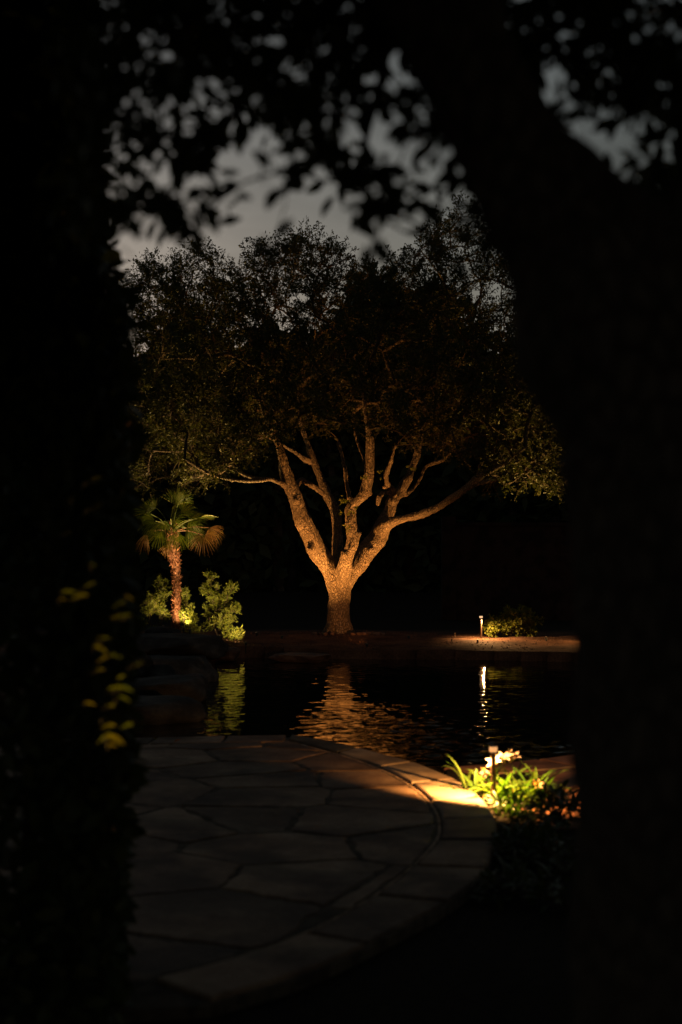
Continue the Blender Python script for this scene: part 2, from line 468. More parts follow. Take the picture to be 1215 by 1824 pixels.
def land(x, y):
    z = np.full(np.shape(x), -0.055)
    z = z + np.clip((y - 19.0) / 1.2, 0, 1) * 0.065
    t = np.clip((y - 22.2) / 2.4, 0, 1); t = t * t * (3 - 2 * t)
    z = z + t * 0.03
    z = z + 0.10 * np.exp(-((x + 0.0) ** 2 / 3.0 + (y - 25.2) ** 2 / 2.4))
    z = z + 0.22 * np.exp(-((x + 3.1) ** 2 / 1.6 + (y - 22.5) ** 2 / 9.0))
    z = z + np.clip((y - 34) / 40, 0, 2) * 1.0
    return z
def spaced(lo, hi, step, far):
    core = np.arange(lo, hi + 1e-6, step)
    a, d = [], step
    v = hi
    while v < far:
        d *= 1.35; v += d; a.append(v)
    b, d = [], step
    v = lo
    while v > -far:
        d *= 1.35; v -= d; b.append(v)
    return np.array(b[::-1] + list(core) + a)
gx = spaced(-7.5, 8, 0.10, 420); gy = spaced(3, 29, 0.10, 420)
XX, YY = np.meshgrid(gx, gy)
Z = land(XX, YY)
ins = in_poly(XX, YY, POOL); dd = poly_dist(XX, YY, POOL)
sink = ins & (dd > 0.02)
wob = np.array([noise.noise((float(a) * 1.3, float(b) * 1.3, 0)) for a, b in zip(XX.ravel()[::1], YY.ravel()[::1])]).reshape(XX.shape)
Z = Z + wob * 0.02 * (YY > 14) + wob * 0.008
Z = np.where(sink, -0.9, Z)
def grid_faces(nx, ny):
    i = np.arange(nx - 1)[None, :] + np.arange(ny - 1)[:, None] * nx
    return np.stack([i, i + 1, i + 1 + nx, i + nx], -1).reshape(-1, 4)
g = link('ground', mesh_data('ground', np.stack([XX, YY, Z], -1).reshape(-1, 3), grid_faces(len(gx), len(gy)), M['ground'], True))
tag(g, 'dark planting soil and reddish gravel bank around the pool', kind='structure')

# pool water, real ripples
wx = np.arange(-6.4, 7.6, 0.03); wy = np.arange(10.35, 23.3, 0.027)
WX, WY = np.meshgrid(wx, wy)
WZ = np.zeros_like(WX)
wr = np.random.default_rng(5)
for k in range(60):
    lam = 0.085 * (4.0 ** wr.random()) if k < 52 else wr.uniform(.5, 1.2)
    th = math.pi / 2 + wr.normal() * 0.95
    kk = 2 * math.pi / lam
    slope = 0.0088 if lam < 0.5 else 0.005
    WZ += slope / kk * np.sin(kk * (WX * math.cos(th) + WY * math.sin(th)) + wr.random() * 6.28)
patch = 0.75 + 0.35 * np.sin(WX * 0.9 + 1.1 * np.sin(WY * .5)) * np.sin(WY * 0.55 + 0.7)
patch += 1.4 * np.exp(-((WX - 0.85) / .45) ** 2 - ((WY - 13.6) / 2.6) ** 2) + 1.5 * np.exp(-((WX - 1.75) / .5) ** 2 - ((WY - 12.2) / .9) ** 2)
WZ = WATER_Z + WZ * patch
wv = link('pool_water', mesh_data('pool_water', np.stack([WX, WY, WZ], -1).reshape(-1, 3), grid_faces(len(wx), len(wy)), M['water'], True))
tag(wv, 'dark rippled pool water reflecting the lit tree', kind='structure')

# --- stones
def prism(poly, z0, z1, ch=0.012, wob=0.006, seg=0.09, rnd=None, tilt=0.004):
    """stone from a 2-D outline: roughened edge, chamfer, slightly tilted top"""
    rnd = rnd or random
    pts = []
    n = len(poly)
    for i in range(n):
        a = np.asarray(poly[i], float); b = np.asarray(poly[(i + 1) % n], float)
        k = max(1, int(np.linalg.norm(b - a) / seg))
        for j in range(k):
            p = a + (b - a) * j / k
            pts.append(p + np.array([rnd.uniform(-wob, wob), rnd.uniform(-wob, wob)]))
    pts = np.array(pts); c = pts.mean(0); m = len(pts)
    tx, ty = rnd.uniform(-tilt, tilt), rnd.uniform(-tilt, tilt)
    def zz(p): return (p[0] - c[0]) * tx + (p[1] - c[1]) * ty
    def inset(d):
        v = c - pts; return pts + v * np.minimum(d / np.maximum(np.linalg.norm(v, axis=1), 1e-6), .4)[:, None]
    V = [(p[0], p[1], z0) for p in pts] + [(p[0], p[1], z1 - ch + zz(p)) for p in pts] + [(p[0], p[1], z1 - ch * .25 + zz(p)) for p in inset(ch * .6)] + [(p[0], p[1], z1 + zz(p)) for p in inset(ch * 1.6)]
    F = []
    for r in range(3):
        for j in range(m):
            k = (j + 1) % m
            F.append((r * m + j, r * m + k, (r + 1) * m + k, (r + 1) * m + j))
    F.append(tuple(3 * m + j for j in range(m)))
    F.append(tuple(range(m))[::-1])
    return np.array(V), F
def stone(name, poly, z0, z1, mat, parent, **kw):
    poly = np.asarray(poly, float)
    ar = 0.5 * np.sum(poly[:, 0] * np.roll(poly[:, 1], -1) - poly[:, 1] * np.roll(poly[:, 0], -1))
    if ar < 0: poly = poly[::-1]
    c = poly.mean(0)
    v, f = prism(poly - c, z0, z1, **kw)
    me = mesh_data(name, v, f, mat)
    return link(name, me, parent, loc=(c[0], c[1], 0))
def clip_half(poly, p, n):
    o = []
    for i in range(len(poly)):
        a, b = poly[i], poly[(i + 1) % len(poly)]
        da, db = (a - p) @ n, (b - p) @ n
        if da <= 0: o.append(a)
        if da * db < 0: o.append(a + (b - a) * da / (da - db))
    return o
def voronoi(bound, sites, gap):
    cells = []
    for i, s in enumerate(sites):
        c = [np.array(p) for p in bound]
        for j, q in enumerate(sites):
            if i == j: continue
            d = q - s; L = np.linalg.norm(d)
            if L > 3.2: continue
            n = d / L
            c = clip_half(c, (s + q) / 2 - n * gap * 0.5 * random.uniform(0.6, 1.5), n)
            if len(c) < 3: break
        if len(c) >= 3: cells.append(np.array(c))
    return cells
patio = empty('patio', (0, 8, 0)); tag(patio, 'curved flagstone patio at the near side of the pool', kind='structure')
ic, _ = smooth_path(np.c_[inner_w, np.zeros(len(inner_w))], np.ones(len(inner_w)), 4); ic = ic[:, :2]
oc, _ = smooth_path(np.c_[outer_w, np.zeros(len(outer_w))], np.ones(len(outer_w)), 4); oc = oc[:, :2]
bound = [(-3.6, 4.9)] + [(-3.6, 11.95)][:1]
field = np.array([(-3.6, 4.9), (-3.6, 11.80)] + [tuple(p) for p in ic])
def shrink(poly, d):
    c = poly.mean(0); v = c - poly; return poly + v / np.linalg.norm(v, axis=1, keepdims=True) * d
ar = 0.5 * np.sum(field[:, 0] * np.roll(field[:, 1], -1) - field[:, 1] * np.roll(field[:, 0], -1))
fieldc = field if ar > 0 else field[::-1]
# mortar bed: a sheet just below the stones
mb = np.concatenate([[(-3.8, 4.6), (-3.8, 12.0)], oc * 0.995])
v, f = prism(mb, -0.09, -0.007, ch=0.003, wob=0, seg=9, tilt=0)
mb_area = 0.5 * np.sum(mb[:, 0] * np.roll(mb[:, 1], -1) - mb[:, 1] * np.roll(mb[:, 0], -1))
if mb_area < 0: v, f = prism(mb[::-1], -0.09, -0.007, ch=0.003, wob=0, seg=9, tilt=0)
link('mortar_bed', mesh_data('mortar_bed', v, f, M['mortar']), patio)
sr = random.Random(21)
sites = []
yy = 4.6; row = 0
while yy < 12.2:
    xx = -3.6 + (row % 2) * 0.4
    while xx < 1.0:
        sites.append(np.array([xx + sr.uniform(-.26, .26), yy + sr.uniform(-.28, .28)]))
        xx += sr.uniform(0.62, 0.88)
    yy += 0.82; row += 1
random.seed(5)
for c in voronoi(shrink(fieldc, 0.02), sites, 0.03):
    if len(c) < 3: continue
    a = 0.5 * abs(np.sum(c[:, 0] * np.roll(c[:, 1], -1) - c[:, 1] * np.roll(c[:, 0], -1)))
    if a < 0.03: continue
    stone('flagstone', c, -0.06, sr.uniform(-0.004, 0.004), M['flag'], patio, ch=0.011, wob=0.014, seg=0.08, tilt=0.006)
# coping band between the two curves
def arc_param(c):
    d = np.r_[0, np.cumsum(np.linalg.norm(np.diff(c, axis=0), axis=1))]; return d / d[-1], d[-1]
ti, li = arc_param(ic); to, lo = arc_param(oc)
def at_curve(c, t, u): return np.array([np.interp(u, t, c[:, 0]), np.interp(u, t, c[:, 1])])
cuts = [0.0, 0.125, 0.235, 0.34, 0.43, 0.515, 0.60, 0.69, 0.78, 0.88, 1.0]
for a, b in zip(cuts[:-1], cuts[1:]):
    us = np.linspace(a + 0.002, b - 0.002, 7)
    O = [at_curve(oc, to, u) for u in us]; I = [at_curve(ic, ti, u) for u in us]
    I = [p + (q - p) / np.linalg.norm(q - p) * 0.035 for p, q in zip(I, O)]
    s = stone('coping_stone', np.array(O + I[::-1]), -0.10, 0.012 + sr.uniform(-.003, .003), M['coping_dark'] if a == 0 else (M['coping'] if a < .5 else M['flag']), patio, ch=0.014, wob=0.004, seg=0.12, tilt=0.002)  # lamp-lit stones painted lighter tan; the unlit ones take the flagstone colour
    if a == 0: s['label'] = 'dark coping stone'  # first stone of the band is darker than the others
# mortar bead in the curved joint
jc = np.c_[ic + 0.0, np.full(len(ic), -0.014)]
MB().add(*tube(jc[2:-2] + np.c_[np.full(len(jc) - 4, .012), np.zeros(len(jc) - 4), np.zeros(len(jc) - 4)], np.full(len(jc) - 4, 0.012), 6)).build('mortar_joint', M['joint'], patio, True)
# straight coping row on the left, along the water
xs = [-3.7, -2.9, -2.25, -1.6, -1.0, -0.47]
e0 = np.array([-3.7, 12.0]); e1 = oc[0]
for a, b in zip(xs[:-1], xs[1:]):
    ya = np.interp(a, [e0[0], e1[0]], [e0[1], e1[1]]); yb = np.interp(b, [e0[0], e1[0]], [e0[1], e1[1]])
    stone('coping_stone', [(a + .01, ya - .40), (b - .01, yb - .40), (b - .01, yb), (a + .01, ya)], -0.10, 0.008, M['flag'], patio, ch=0.014, wob=0.008, seg=0.14, tilt=0.002)

# right-hand paving beyond the plant, one low step down
terr = empty('terrace', (2.2, 10, -0.06)); tag(terr, 'reddish paved terrace along the pool beyond the lilies', kind='structure')
re = np.array([G(790, 1367, -.05)[:2], G(850, 1362, -.05)[:2], G(950, 1353, -.05)[:2], G(1025, 1343, -.05)[:2], G(1130, 1328, -.05)[:2], [4.2, 13.2]])
rec, _ = smooth_path(np.c_[re, np.zeros(len(re))], np.ones(len(re)), 5); rec = rec[:, :2]
tn = unit(np.gradient(rec, axis=0)); nrm2 = np.c_[tn[:, 1], -tn[:, 0]]
rin = rec + nrm2 * 0.42
tr_, _ = arc_param(rec)
cc = [0, 0.22, 0.46, 0.7, 1.0]
for a, b in zip(cc[:-1], cc[1:]):
    us = np.linspace(a + .002, b - .002, 6)
    stone('coping_stone', np.array([at_curve(rec, tr_, u) for u in us] + [at_curve(rin, tr_, u) for u in us][::-1]), -0.16, -0.05, M['paving'], terr, ch=0.012, wob=0.003, seg=0.15, tilt=0.001)
MB().add(*tube(np.c_[rec + nrm2 * 0.445, np.full(len(rec), -0.055)], np.full(len(rec), 0.014), 6)).build('mortar_joint', M['joint'], terr, True)
rin2 = rec + nrm2 * 0.47
for a, b, yb in [(0, 0.3, 8.7), (0.3, 0.55, 8.6), (0.55, 1.0, 8.5)]:
    us = np.linspace(a + .004, b - .004, 6)
    top = [at_curve(rin2, tr_, u) for u in us]
    x0 = top[0][0]; x1 = top[-1][0]
    stone('paving_slab', np.array(top + [np.array([x1, 8.6]), np.array([max(x0, 1.28), 8.6])] + ([np.array([1.06, 9.5])] if a == 0 else [])), -0.16, -0.052, M['paving'], terr, ch=0.012, wob=0.003, seg=0.2, tilt=0.001)

# ------------------------------------------------------------------ boulders and bank stones
def rock_mesh(size, seed, flat=0.0, sub=4):
    bm = bmesh.new(); bmesh.ops.create_icosphere(bm, subdivisions=sub, radius=1)
    rr = random.Random(seed); o = Vector((rr.uniform(-50, 50), rr.uniform(-50, 50), rr.uniform(-50, 50)))
    planes = []
    for k in range(9):
        n = Vector((rr.gauss(0, 1), rr.gauss(0, 1), rr.gauss(0, .8))).normalized(); planes.append((n, rr.uniform(.62, .88)))
    planes.append((Vector((rr.uniform(-.08, .08), rr.uniform(-.08, .08), 1)).normalized(), 0.45 + 0.4 * (1 - flat)))
    for v in bm.verts:
        p = v.co.copy()
        p *= 1 + 0.22 * noise.noise(p * 1.3 + o)
        for n, d in planes:
            e = p.dot(n) - d
            if e > 0: p -= n * e * 0.93
        p *= 1 + 0.05 * noise.noise(p * 4 + o) + 0.02 * noise.noise(p * 11 + o)
        v.co = Vector((p.x * size[0], p.y * size[1], p.z * size[2]))
    me = bpy.data.meshes.new('rock'); bm.to_mesh(me); bm.free()
    me.polygons.foreach_set('use_smooth', np.ones(len(me.polygons), bool))
    return me
def boulder(name, loc, size, seed, mat, label, group=None, flat=0.6, sub=4, rz=0, cat='boulder'):
    me = rock_mesh(size, seed, flat, sub); me.materials.append(mat)
    o = bpy.data.objects.new(name, me); COL.objects.link(o); o.location = tuple(loc); o.rotation_euler = (0, 0, rz)
    return tag(o, label, cat, group)
boulder('boulder', (-2.33, 19.6, 0.30), (0.80, 0.62, 0.26), 3, M['rock'], 'broad flat grey boulder capping the dark rock ledge below the palm', 'rock ledge boulders', 1.0, 5)
boulder('boulder', (-2.85, 18.3, 0.16), (0.45, 0.45, 0.28), 9, M['rock'], 'low grey ledge rock at the left beside the yellow-lit leaves', 'rock ledge boulders', 1.0, 5)
boulder('boulder', (-2.35, 18.9, -0.12), (0.85, 0.7, 0.50), 14, M['rock'], 'big dark rock at the waterline under the flat boulder', 'rock ledge boulders', 0.6, 5)
boulder('boulder', (-3.5, 18.6, -0.1), (0.9, 0.9, 0.55), 25, M['rock'], 'dark rock standing in the pool behind the leafy hedge', 'rock ledge boulders', 0.6, 4)
boulder('boulder', P(372, 1152, 21.6), (0.17, 0.2, 0.13), 31, M['red_rock'], 'small reddish rock between the flat boulder and the bank', 'rock ledge boulders', 0.4, 4)
boulder('boulder', P(292, 1128, 20.8), (0.28, 0.3, 0.14), 33, M['rock'], 'dark rounded rock against the foot of the palm', 'rock ledge boulders', 0.4, 4)
boulder('boulder', P(408, 1163, 22.1), (0.22, 0.3, 0.16), 35, M['red_rock'], 'reddish rock ending the far bank at the waterline', 'rock ledge boulders', 0.8, 4)
boulder('stepping_slab', (-0.61, 21.95, -0.07), (0.47, 0.36, 0.13), 41, M['red_rock'], 'flat oval stone slab lying in the water before the big oak', None, 1.0, 4, cat='stone slab')
boulder('boulder', (-2.25, 14.7, -0.08), (0.85, 0.6, 0.30), 52, M['rock'], 'low dark boulder added in the water nearest the hedge to block the palm reflection', 'rock ledge boulders', 0.9, 4)  # this boulder and the next are added to block the palm's reflection
boulder('boulder', (-2.0, 16.4, -0.05), (0.55, 0.7, 0.34), 57, M['rock'], 'low dark boulder added between the flat boulder and the nearest one to block the palm reflection', 'rock ledge boulders', 0.8, 4)
gv = MB(); gr_ = random.Random(12)
for k in range(900):
    x = gr_.uniform(-1.9, 4.6); y = 22.6 + 3.2 * gr_.random() ** 1.2
    if in_poly(np.array(x), np.array(y), POOL): continue
    r_ = gr_.uniform(.006, .016); z = float(land(np.array(x), np.array(y))) + .006
    c = np.array([x, y, z]); q = [c + np.array(d) * r_ * gr_.uniform(.7, 1.2) for d in ((1, 0, 0), (0, 1, 0), (-1, 0, 0), (0, -1, 0), (0, 0, .8), (0, 0, -1))]
    gv.add(q, [(0, 1, 4), (1, 2, 4), (2, 3, 4), (3, 0, 4), (1, 0, 5), (2, 1, 5), (3, 2, 5), (0, 3, 5)])
tag(gv.build('gravel', M['red_rock']), 'loose reddish gravel scattered over the far bank', kind='stuff')
ring = empty('stone_ring', (0, 25, .1), 'ring of small reddish stones round the foot of the oak trunk', 'stone ring')
rk = random.Random(77)
for k in range(26):
    px_ = rk.choice([rk.uniform(560, 600), rk.uniform(625, 685), rk.uniform(640, 690)])
    me = rock_mesh((rk.uniform(.03, .075), rk.uniform(.04, .07), rk.uniform(.025, .05)), 100 + k, .3, 2); me.materials.append(M['red_rock'])
    x = (px_ - 607.5) / FPX * 24.6; y = 24.75 - 0.22 * math.cos((px_ - 620) / 60) + rk.uniform(-.08, .08)
    o = link('stone', me, ring, loc=(x, y, float(land(np.array(x), np.array(y))) + 0.02))

# ================================================================== THE LIT OAK
OAKY = 25.0
def U(u, v, dy=0.0):           # zoom coordinates of the trunk drawing
    return P(380 + 0.428 * u, 740 + 0.428 * v, OAKY + dy)
UM = 0.428 * OAKY / FPX
oak = empty('oak_tree', U(523, 925), 'large oak with spreading limbs lit orange from below across the pool', 'tree')
limbs = {
 'trunk': [(523, 945, 62, 0), (523, 915, 54, 0), (523, 870, 48, 0), (522, 800, 46, 0), (523, 740, 46, 0), (525, 690, 49, 0), (526, 650, 42, .02)],
 'A': [(515, 720, 36, 0), (494, 660, 34, -.02), (460, 600, 33, -.1), (420, 540, 35, -.25), (385, 460, 33, -.4), (355, 390, 30, -.5), (325, 310, 25, -.6), (300, 230, 21, -.7), (287, 180, 17, -.8), (265, 110, 13, -.9), (225, 20, 11, -1.0), (190, -80, 8, -1.0)],
 'A2': [(312, 300, 16, -.6), (285, 283, 11, -.75), (240, 265, 9.5, -.9), (200, 268, 8.5, -1.0), (130, 272, 7, -1.1), (60, 264, 6, -1.3), (-20, 240, 5.5, -1.5), (-120, 180, 4.5, -1.8)],
 'A3': [(205, 268, 7, -1.0), (160, 258, 6, -.9), (120, 242, 5, -.8), (70, 200, 4, -.7)],
 'A4': [(335, 300, 11, -.5), (370, 272, 9, -.1), (420, 300, 8, .2), (455, 325, 7, .45)],
 'B': [(520, 700, 34, .05), (520, 640, 25, .2), (520, 560, 21, .4), (518, 470, 19.5, .6), (505, 390, 18.5, .7), (475, 325, 17, .8), (440, 250, 15, .9), (410, 180, 13, 1.0), (385, 105, 11, 1.1), (360, 20, 9, 1.2), (350, -80, 7, 1.3)],
 'B2': [(405, 195, 9, 1.0), (370, 175, 8, .8), (335, 150, 7, .7), (290, 125, 6, .6), (230, 90, 5, .4)],
 'C': [(532, 690, 34, -.1), (545, 630, 27, -.25), (560, 580, 24, -.4), (580, 515, 23, -.45), (575, 440, 20, -.5), (578, 378, 18, -.5), (602, 355, 16, -.55), (628, 325, 17, -.6), (645, 270, 18, -.7), (652, 200, 15.5, -.8), (651, 130, 15, -.9), (648, 70, 13, -1), (630, -20, 8, -1.1), (620, -120, 6, -1.1)],
 'C2': [(570, 350, 11, -.4), (556, 290, 8, -.1), (550, 230, 7.5, 0), (538, 180, 6, .1), (520, 110, 5, .2)],
 'C3': [(648, 330, 8, -.6), (625, 190, 6, -.2), (605, 130, 6, -.1), (592, 70, 5, 0), (580, -20, 4, .1)],
 'D': [(530, 720, 36, 0), (565, 660, 35, .05), (602, 620, 34, .1), (642, 560, 36, .15), (682, 510, 34, .2), (708, 462, 28, .25)],
 'D1': [(690, 495, 27, .2), (708, 450, 26, .3), (727, 408, 24, .35), (746, 360, 21, .4), (780, 315, 20, .5), (805, 268, 19, .55), (822, 228, 14, .6), (850, 160, 10, .7), (870, 60, 8, .8), (880, -40, 6, .9)],
 'D1b': [(745, 365, 16, .35), (752, 325, 14, .2), (735, 298, 11, .1), (705, 300, 7, 0)],
 'D1c': [(748, 325, 10, .2), (715, 322, 8, .1), (692, 340, 8, 0), (685, 375, 6, 0)],
 'D1d': [(745, 320, 11, .2), (720, 260, 8, -.1), (740, 190, 6, -.4), (760, 120, 5, -.6)],
 'D2': [(690, 490, 30, .2), (720, 455, 24, .0), (760, 438, 18, -.1), (800, 428, 16, -.2), (860, 412, 14, -.4), (930, 385, 13, -.6), (990, 350, 12.5, -.8), (1040, 312, 11, -.9), (1090, 272, 10.5, -1.0), (1140, 235, 8, -1.2), (1210, 200, 7, -1.4), (1300, 130, 5, -1.6)],
 'D2b': [(1080, 280, 10, -1.0), (1110, 236, 8, -.9), (1105, 205, 5, -.8)],
 'D2c': [(1010, 330, 9, -.8), (1090, 290, 8, -.2), (1180, 262, 7, .2), (1280, 230, 6, .5), (1400, 190, 5, .8)],
 'D3': [(795, 330, 12, .5), (830, 305, 9, .7), (862, 262, 8, .8), (885, 215, 8, .9), (925, 195, 7, .9), (960, 180, 6, .9), (1030, 100, 5, 1.0)],
}
kn = random.Random(3)
tm = MB(); seeds = []
for k, L in limbs.items():
    pts = np.array([U(a, b, d) for a, b, r, d in L]); rad = np.array([r * UM * (1.02 if k == 'trunk' else 1.10) + (0.004 if k != 'trunk' else 0) for a, b, r, d in L])
    pts, rad = smooth_path(pts, rad, 7)
    for i in range(len(rad)):
        rad[i] *= 1 + 0.07 * noise.noise(Vector(pts[i]) * 3.1 + Vector((0, 0, hash(k) % 7 if False else len(L))))
        pts[i] += np.array([noise.noise(Vector(pts[i]) * 2.3 + Vector((5, 0, 0))), noise.noise(Vector(pts[i]) * 2.3 + Vector((0, 9, 0))), 0]) * min(0.03, rad[i] * 0.35)
    tm.add(*tube(pts, rad, 14))
    if k != 'trunk':
        seeds += [(p, r) for p, r in zip(pts[3:], rad[3:]) if p[2] > 2.2]
# root flare
for a in range(7):
    an = a * 2 * math.pi / 7 + 0.3
    b0 = U(523, 880); d = np.array([math.cos(an), math.sin(an), 0])
    tm.add(*tube(np.array([b0 + d * 0.10 + [0, 0, .12], b0 + d * 0.2 + [0, 0, -.08], b0 + d * 0.34 + [0, 0, -.24]]), [0.10, 0.085, 0.04], 8))
# knots
for (u, v_, r, dy, sx) in [(548, 575, 19, -.62, 1), (400, 555, 15, -.45, 1), (752, 355, 14, .2, 1), (600, 492, 16, -.5, 1), (340, 352, 17, -.65, 1), (655, 560, 14, .0, 1)]:
    c = U(u, v_, dy); bmv = []
    tm.add(*tube([c - [0, 0, r * UM], c - [0, 0, r * UM * .5], c, c + [0, 0, r * UM * .5], c + [0, 0, r * UM]], [r * UM * .3, r * UM * .85, r * UM, r * UM * .85, r * UM * .3], 10))
tmp = link('tmp', mesh_data('tmp', np.concatenate(tm.v), tm.f, M['oak_bark']))
md = tmp.modifiers.new('r', 'REMESH'); md.mode = 'VOXEL'; md.voxel_size = 0.017
md2 = tmp.modifiers.new('s', 'SMOOTH'); md2.factor = 0.5; md2.iterations = 4
dg = bpy.context.evaluated_depsgraph_get()
me = bpy.data.meshes.new_from_object(tmp.evaluated_get(dg)); bpy.data.objects.remove(tmp)
me.name = 'trunk'
n = len(me.vertices)
co = np.empty(n * 3, np.float32); no = np.empty(n * 3, np.float32)
me.vertices.foreach_get('co', co); me.vertices.foreach_get('normal', no)
co = co.reshape(-1, 3); no = no.reshape(-1, 3)
h = np.empty(n)
for i in range(n):
    x, y, z = map(float, co[i])
    h[i] = 0.014 * noise.noise((x * 6, y * 6, z * 3)) + 0.013 * noise.noise((x * 22, y * 22, z * 9)) + 0.022 * noise.noise((x * 2.2, y * 2.2, z * 1.7))
co = co + no * h[:, None]
me.vertices.foreach_set('co', co.ravel().astype(np.float32)); me.update()
me.polygons.foreach_set('use_smooth', np.ones(len(me.polygons), bool))
if not me.materials: me.materials.append(M['oak_bark'])
link('trunk', me, oak)

crown_px = [(232, 700), (228, 560), (240, 500), (262, 462), (300, 446), (322, 462), (345, 436), (385, 424), (410, 452), (440, 462), (468, 428), (505, 432), (540, 410), (585, 424), (622, 452), (655, 470), (690, 478), (712, 440), (752, 420), (778, 372), (830, 352), (880, 380), (935, 470), (985, 580), (1005, 690), (1022, 790), (1018, 860), (985, 878), (930, 858), (890, 866), (862, 848), (820, 810), (770, 798), (720, 795), (690, 764), (620, 764), (560, 758), (500, 775), (475, 812), (430, 824), (392, 850), (350, 862), (300, 888), (258, 872), (240, 820)]
def grow(targets, seeds, tip_r=0.006, expo=0.43, sub=4, wig=0.10):
    """greedy branching: every target joins the nearest part of the tree built so far"""
    pos = np.array([s[0] for s in seeds]); par = list(range(-1, -1 - 0, -1)) or [-1] * len(seeds)
    par = [-1] * len(seeds); r0 = [s[1] for s in seeds]
    d0 = np.min(np.linalg.norm(targets[:, None, :] - pos[None], axis=2), axis=1)
    cap = len(seeds) + len(targets) * (sub + 1)
    A = np.zeros((cap, 3)); A[:len(seeds)] = pos; m = len(seeds)
    paths = []
    for ti_ in np.argsort(d0):
        t = targets[ti_]
        dv = t - A[:m]; d = np.linalg.norm(dv, axis=1)
        cost = d + 0.35 * np.maximum(0, -(dv[:, 2]))
        b = int(np.argmin(cost)); a0 = A[b]
        ids = [b]
        L = np.linalg.norm(t - a0)
        bow = np.array([0, 0, 0.12 * L]) + RNG.normal(size=3) * wig * L
        for k in range(1, sub + 1):
            s = k / sub
            p = a0 + (t - a0) * s + bow * math.sin(math.pi * s) * 0.5 + (RNG.normal(size=3) * wig * 0.25 * L / sub if k < sub else 0)
            A[m] = p; par.append(ids[-1]); r0.append(0); ids.append(m); m += 1
        paths.append(ids)
    cnt = np.zeros(m)
    for ids in paths: cnt[ids[-1]] += 1
    for i in range(m - 1, len(seeds) - 1, -1):
        cnt[par[i]] += cnt[i]
    rad = tip_r * np.maximum(cnt, 1) ** expo
    return A[:m], rad, paths
def sample_crown(nc, poly, Y0, depth, ctr, rads, shell=0.6):
    xs0, ys0 = np.min(poly, 0); xs1, ys1 = np.max(poly, 0)
    T = []
    while len(T) < nc:
        x = RNG.uniform(xs0, xs1); y = RNG.uniform(ys0, ys1)
        if not in_poly(np.array(x), np.array(y), poly): continue
        e = ((x - ctr[0]) / rads[0]) ** 2 + ((y - ctr[1]) / rads[1]) ** 2
        dp = depth * math.sqrt(max(0.10, 1 - e))
        s = RNG.uniform(-1, 1); s = math.copysign(abs(s) ** shell, s)
        T.append(P(x, y, Y0 + s * dp))
    return np.array(T)
def thin(T, z0, keep):
    m = (T[:, 2] < z0) | (RNG.random(len(T)) < keep)
    return T[m]
def clump_leaves(T, per, rad, L, W, up=0.25, twigs=5, outward=None, tw_r=0.004):
    """leafy twigs round each clump centre; returns leaf arrays and a twig mesh"""
    tm_ = MB(); ps, ax = [], []
    for i, c in enumerate(T):
        for k in range(twigs):
            d = RNG.normal(size=3) + np.array([0, 0, up])
            if outward is not None: d = d + outward[i] * 0.9
            d = d / np.linalg.norm(d)
            ln = rad * RNG.uniform(0.6, 1.25)
            e = c + d * ln
            m_ = c + d * ln * .5 + RNG.normal(size=3) * ln * .08
            tm_.add(*tube(np.array([c, m_, e]), [tw_r * 1.2, tw_r, tw_r * .5], 3, False))
            nl = max(2, per // twigs)
            s = RNG.uniform(0.15, 1.0, nl) ** 0.7
            p = np.where((s < .5)[:, None], c + (m_ - c) * (s * 2)[:, None], m_ + (e - m_) * (s * 2 - 1)[:, None])
            a = d * 0.55 + RNG.normal(size=(nl, 3)) * 0.65
            ps.append(p + RNG.normal(size=(nl, 3)) * rad * 0.05); ax.append(a)
    ps = np.concatenate(ps); ax = np.concatenate(ax); n_ = len(ps)
    nr = rdir(n_) + np.array([0, 0, .6])
    v, f = leaves(ps, ax, nr, L * RNG.uniform(.65, 1.25, n_), W * RNG.uniform(.7, 1.25, n_))
    return v, f, tm_
T = sample_crown(1560, np.array([(x, y + (16 if y < 600 else 0)) for x, y in crown_px], float), OAKY, 3.3, (620, 650), (400, 290), 0.62)
T = thin(T, 6.4, .97)
A, rad, paths = grow(T, [(p, r) for p, r in seeds], 0.0065, 0.40, 4, 0.12)
bmx = MB()
for ids in paths:
    rr = [min(rad[i] if i >= len(seeds) else rad[ids[1]], rad[ids[1]] * 1.05) for i in ids]
    bmx.add(*tube(A[ids], np.array(rr), 5, False))
outw = unit(T - P(620, 720, OAKY))
v, f, tw = clump_leaves(T, 124, 0.37, 0.056, 0.025, 0.3, 6, outw)
bb = bmx.build('branch_network', M['branch'], oak, True); bb['kind'] = 'stuff'
tt = tw.build('twig_network', M['twig'], oak); tt['kind'] = 'stuff'
o = link('crown', mesh_data('crown', v, f, M['oak_leaf']), oak); o['kind'] = 'stuff'

# small sprouts on the lit limbs
SP_ = np.array([U(552, 352, -.75), U(590, 398, -.8), U(545, 408, -.7), U(556, 465, -.7), U(625, 265, -.85), U(545, 350, -.7), U(700, 250, .1), U(830, 215, .3), U(1120, 215, -1)])
v, f, tw = clump_leaves(SP_, 26, 0.10, 0.05, 0.024, 0.4, 4)
o = link('sprout', mesh_data('sprout', v, f, M['shrub_leaf']), oak); o['kind'] = 'stuff'

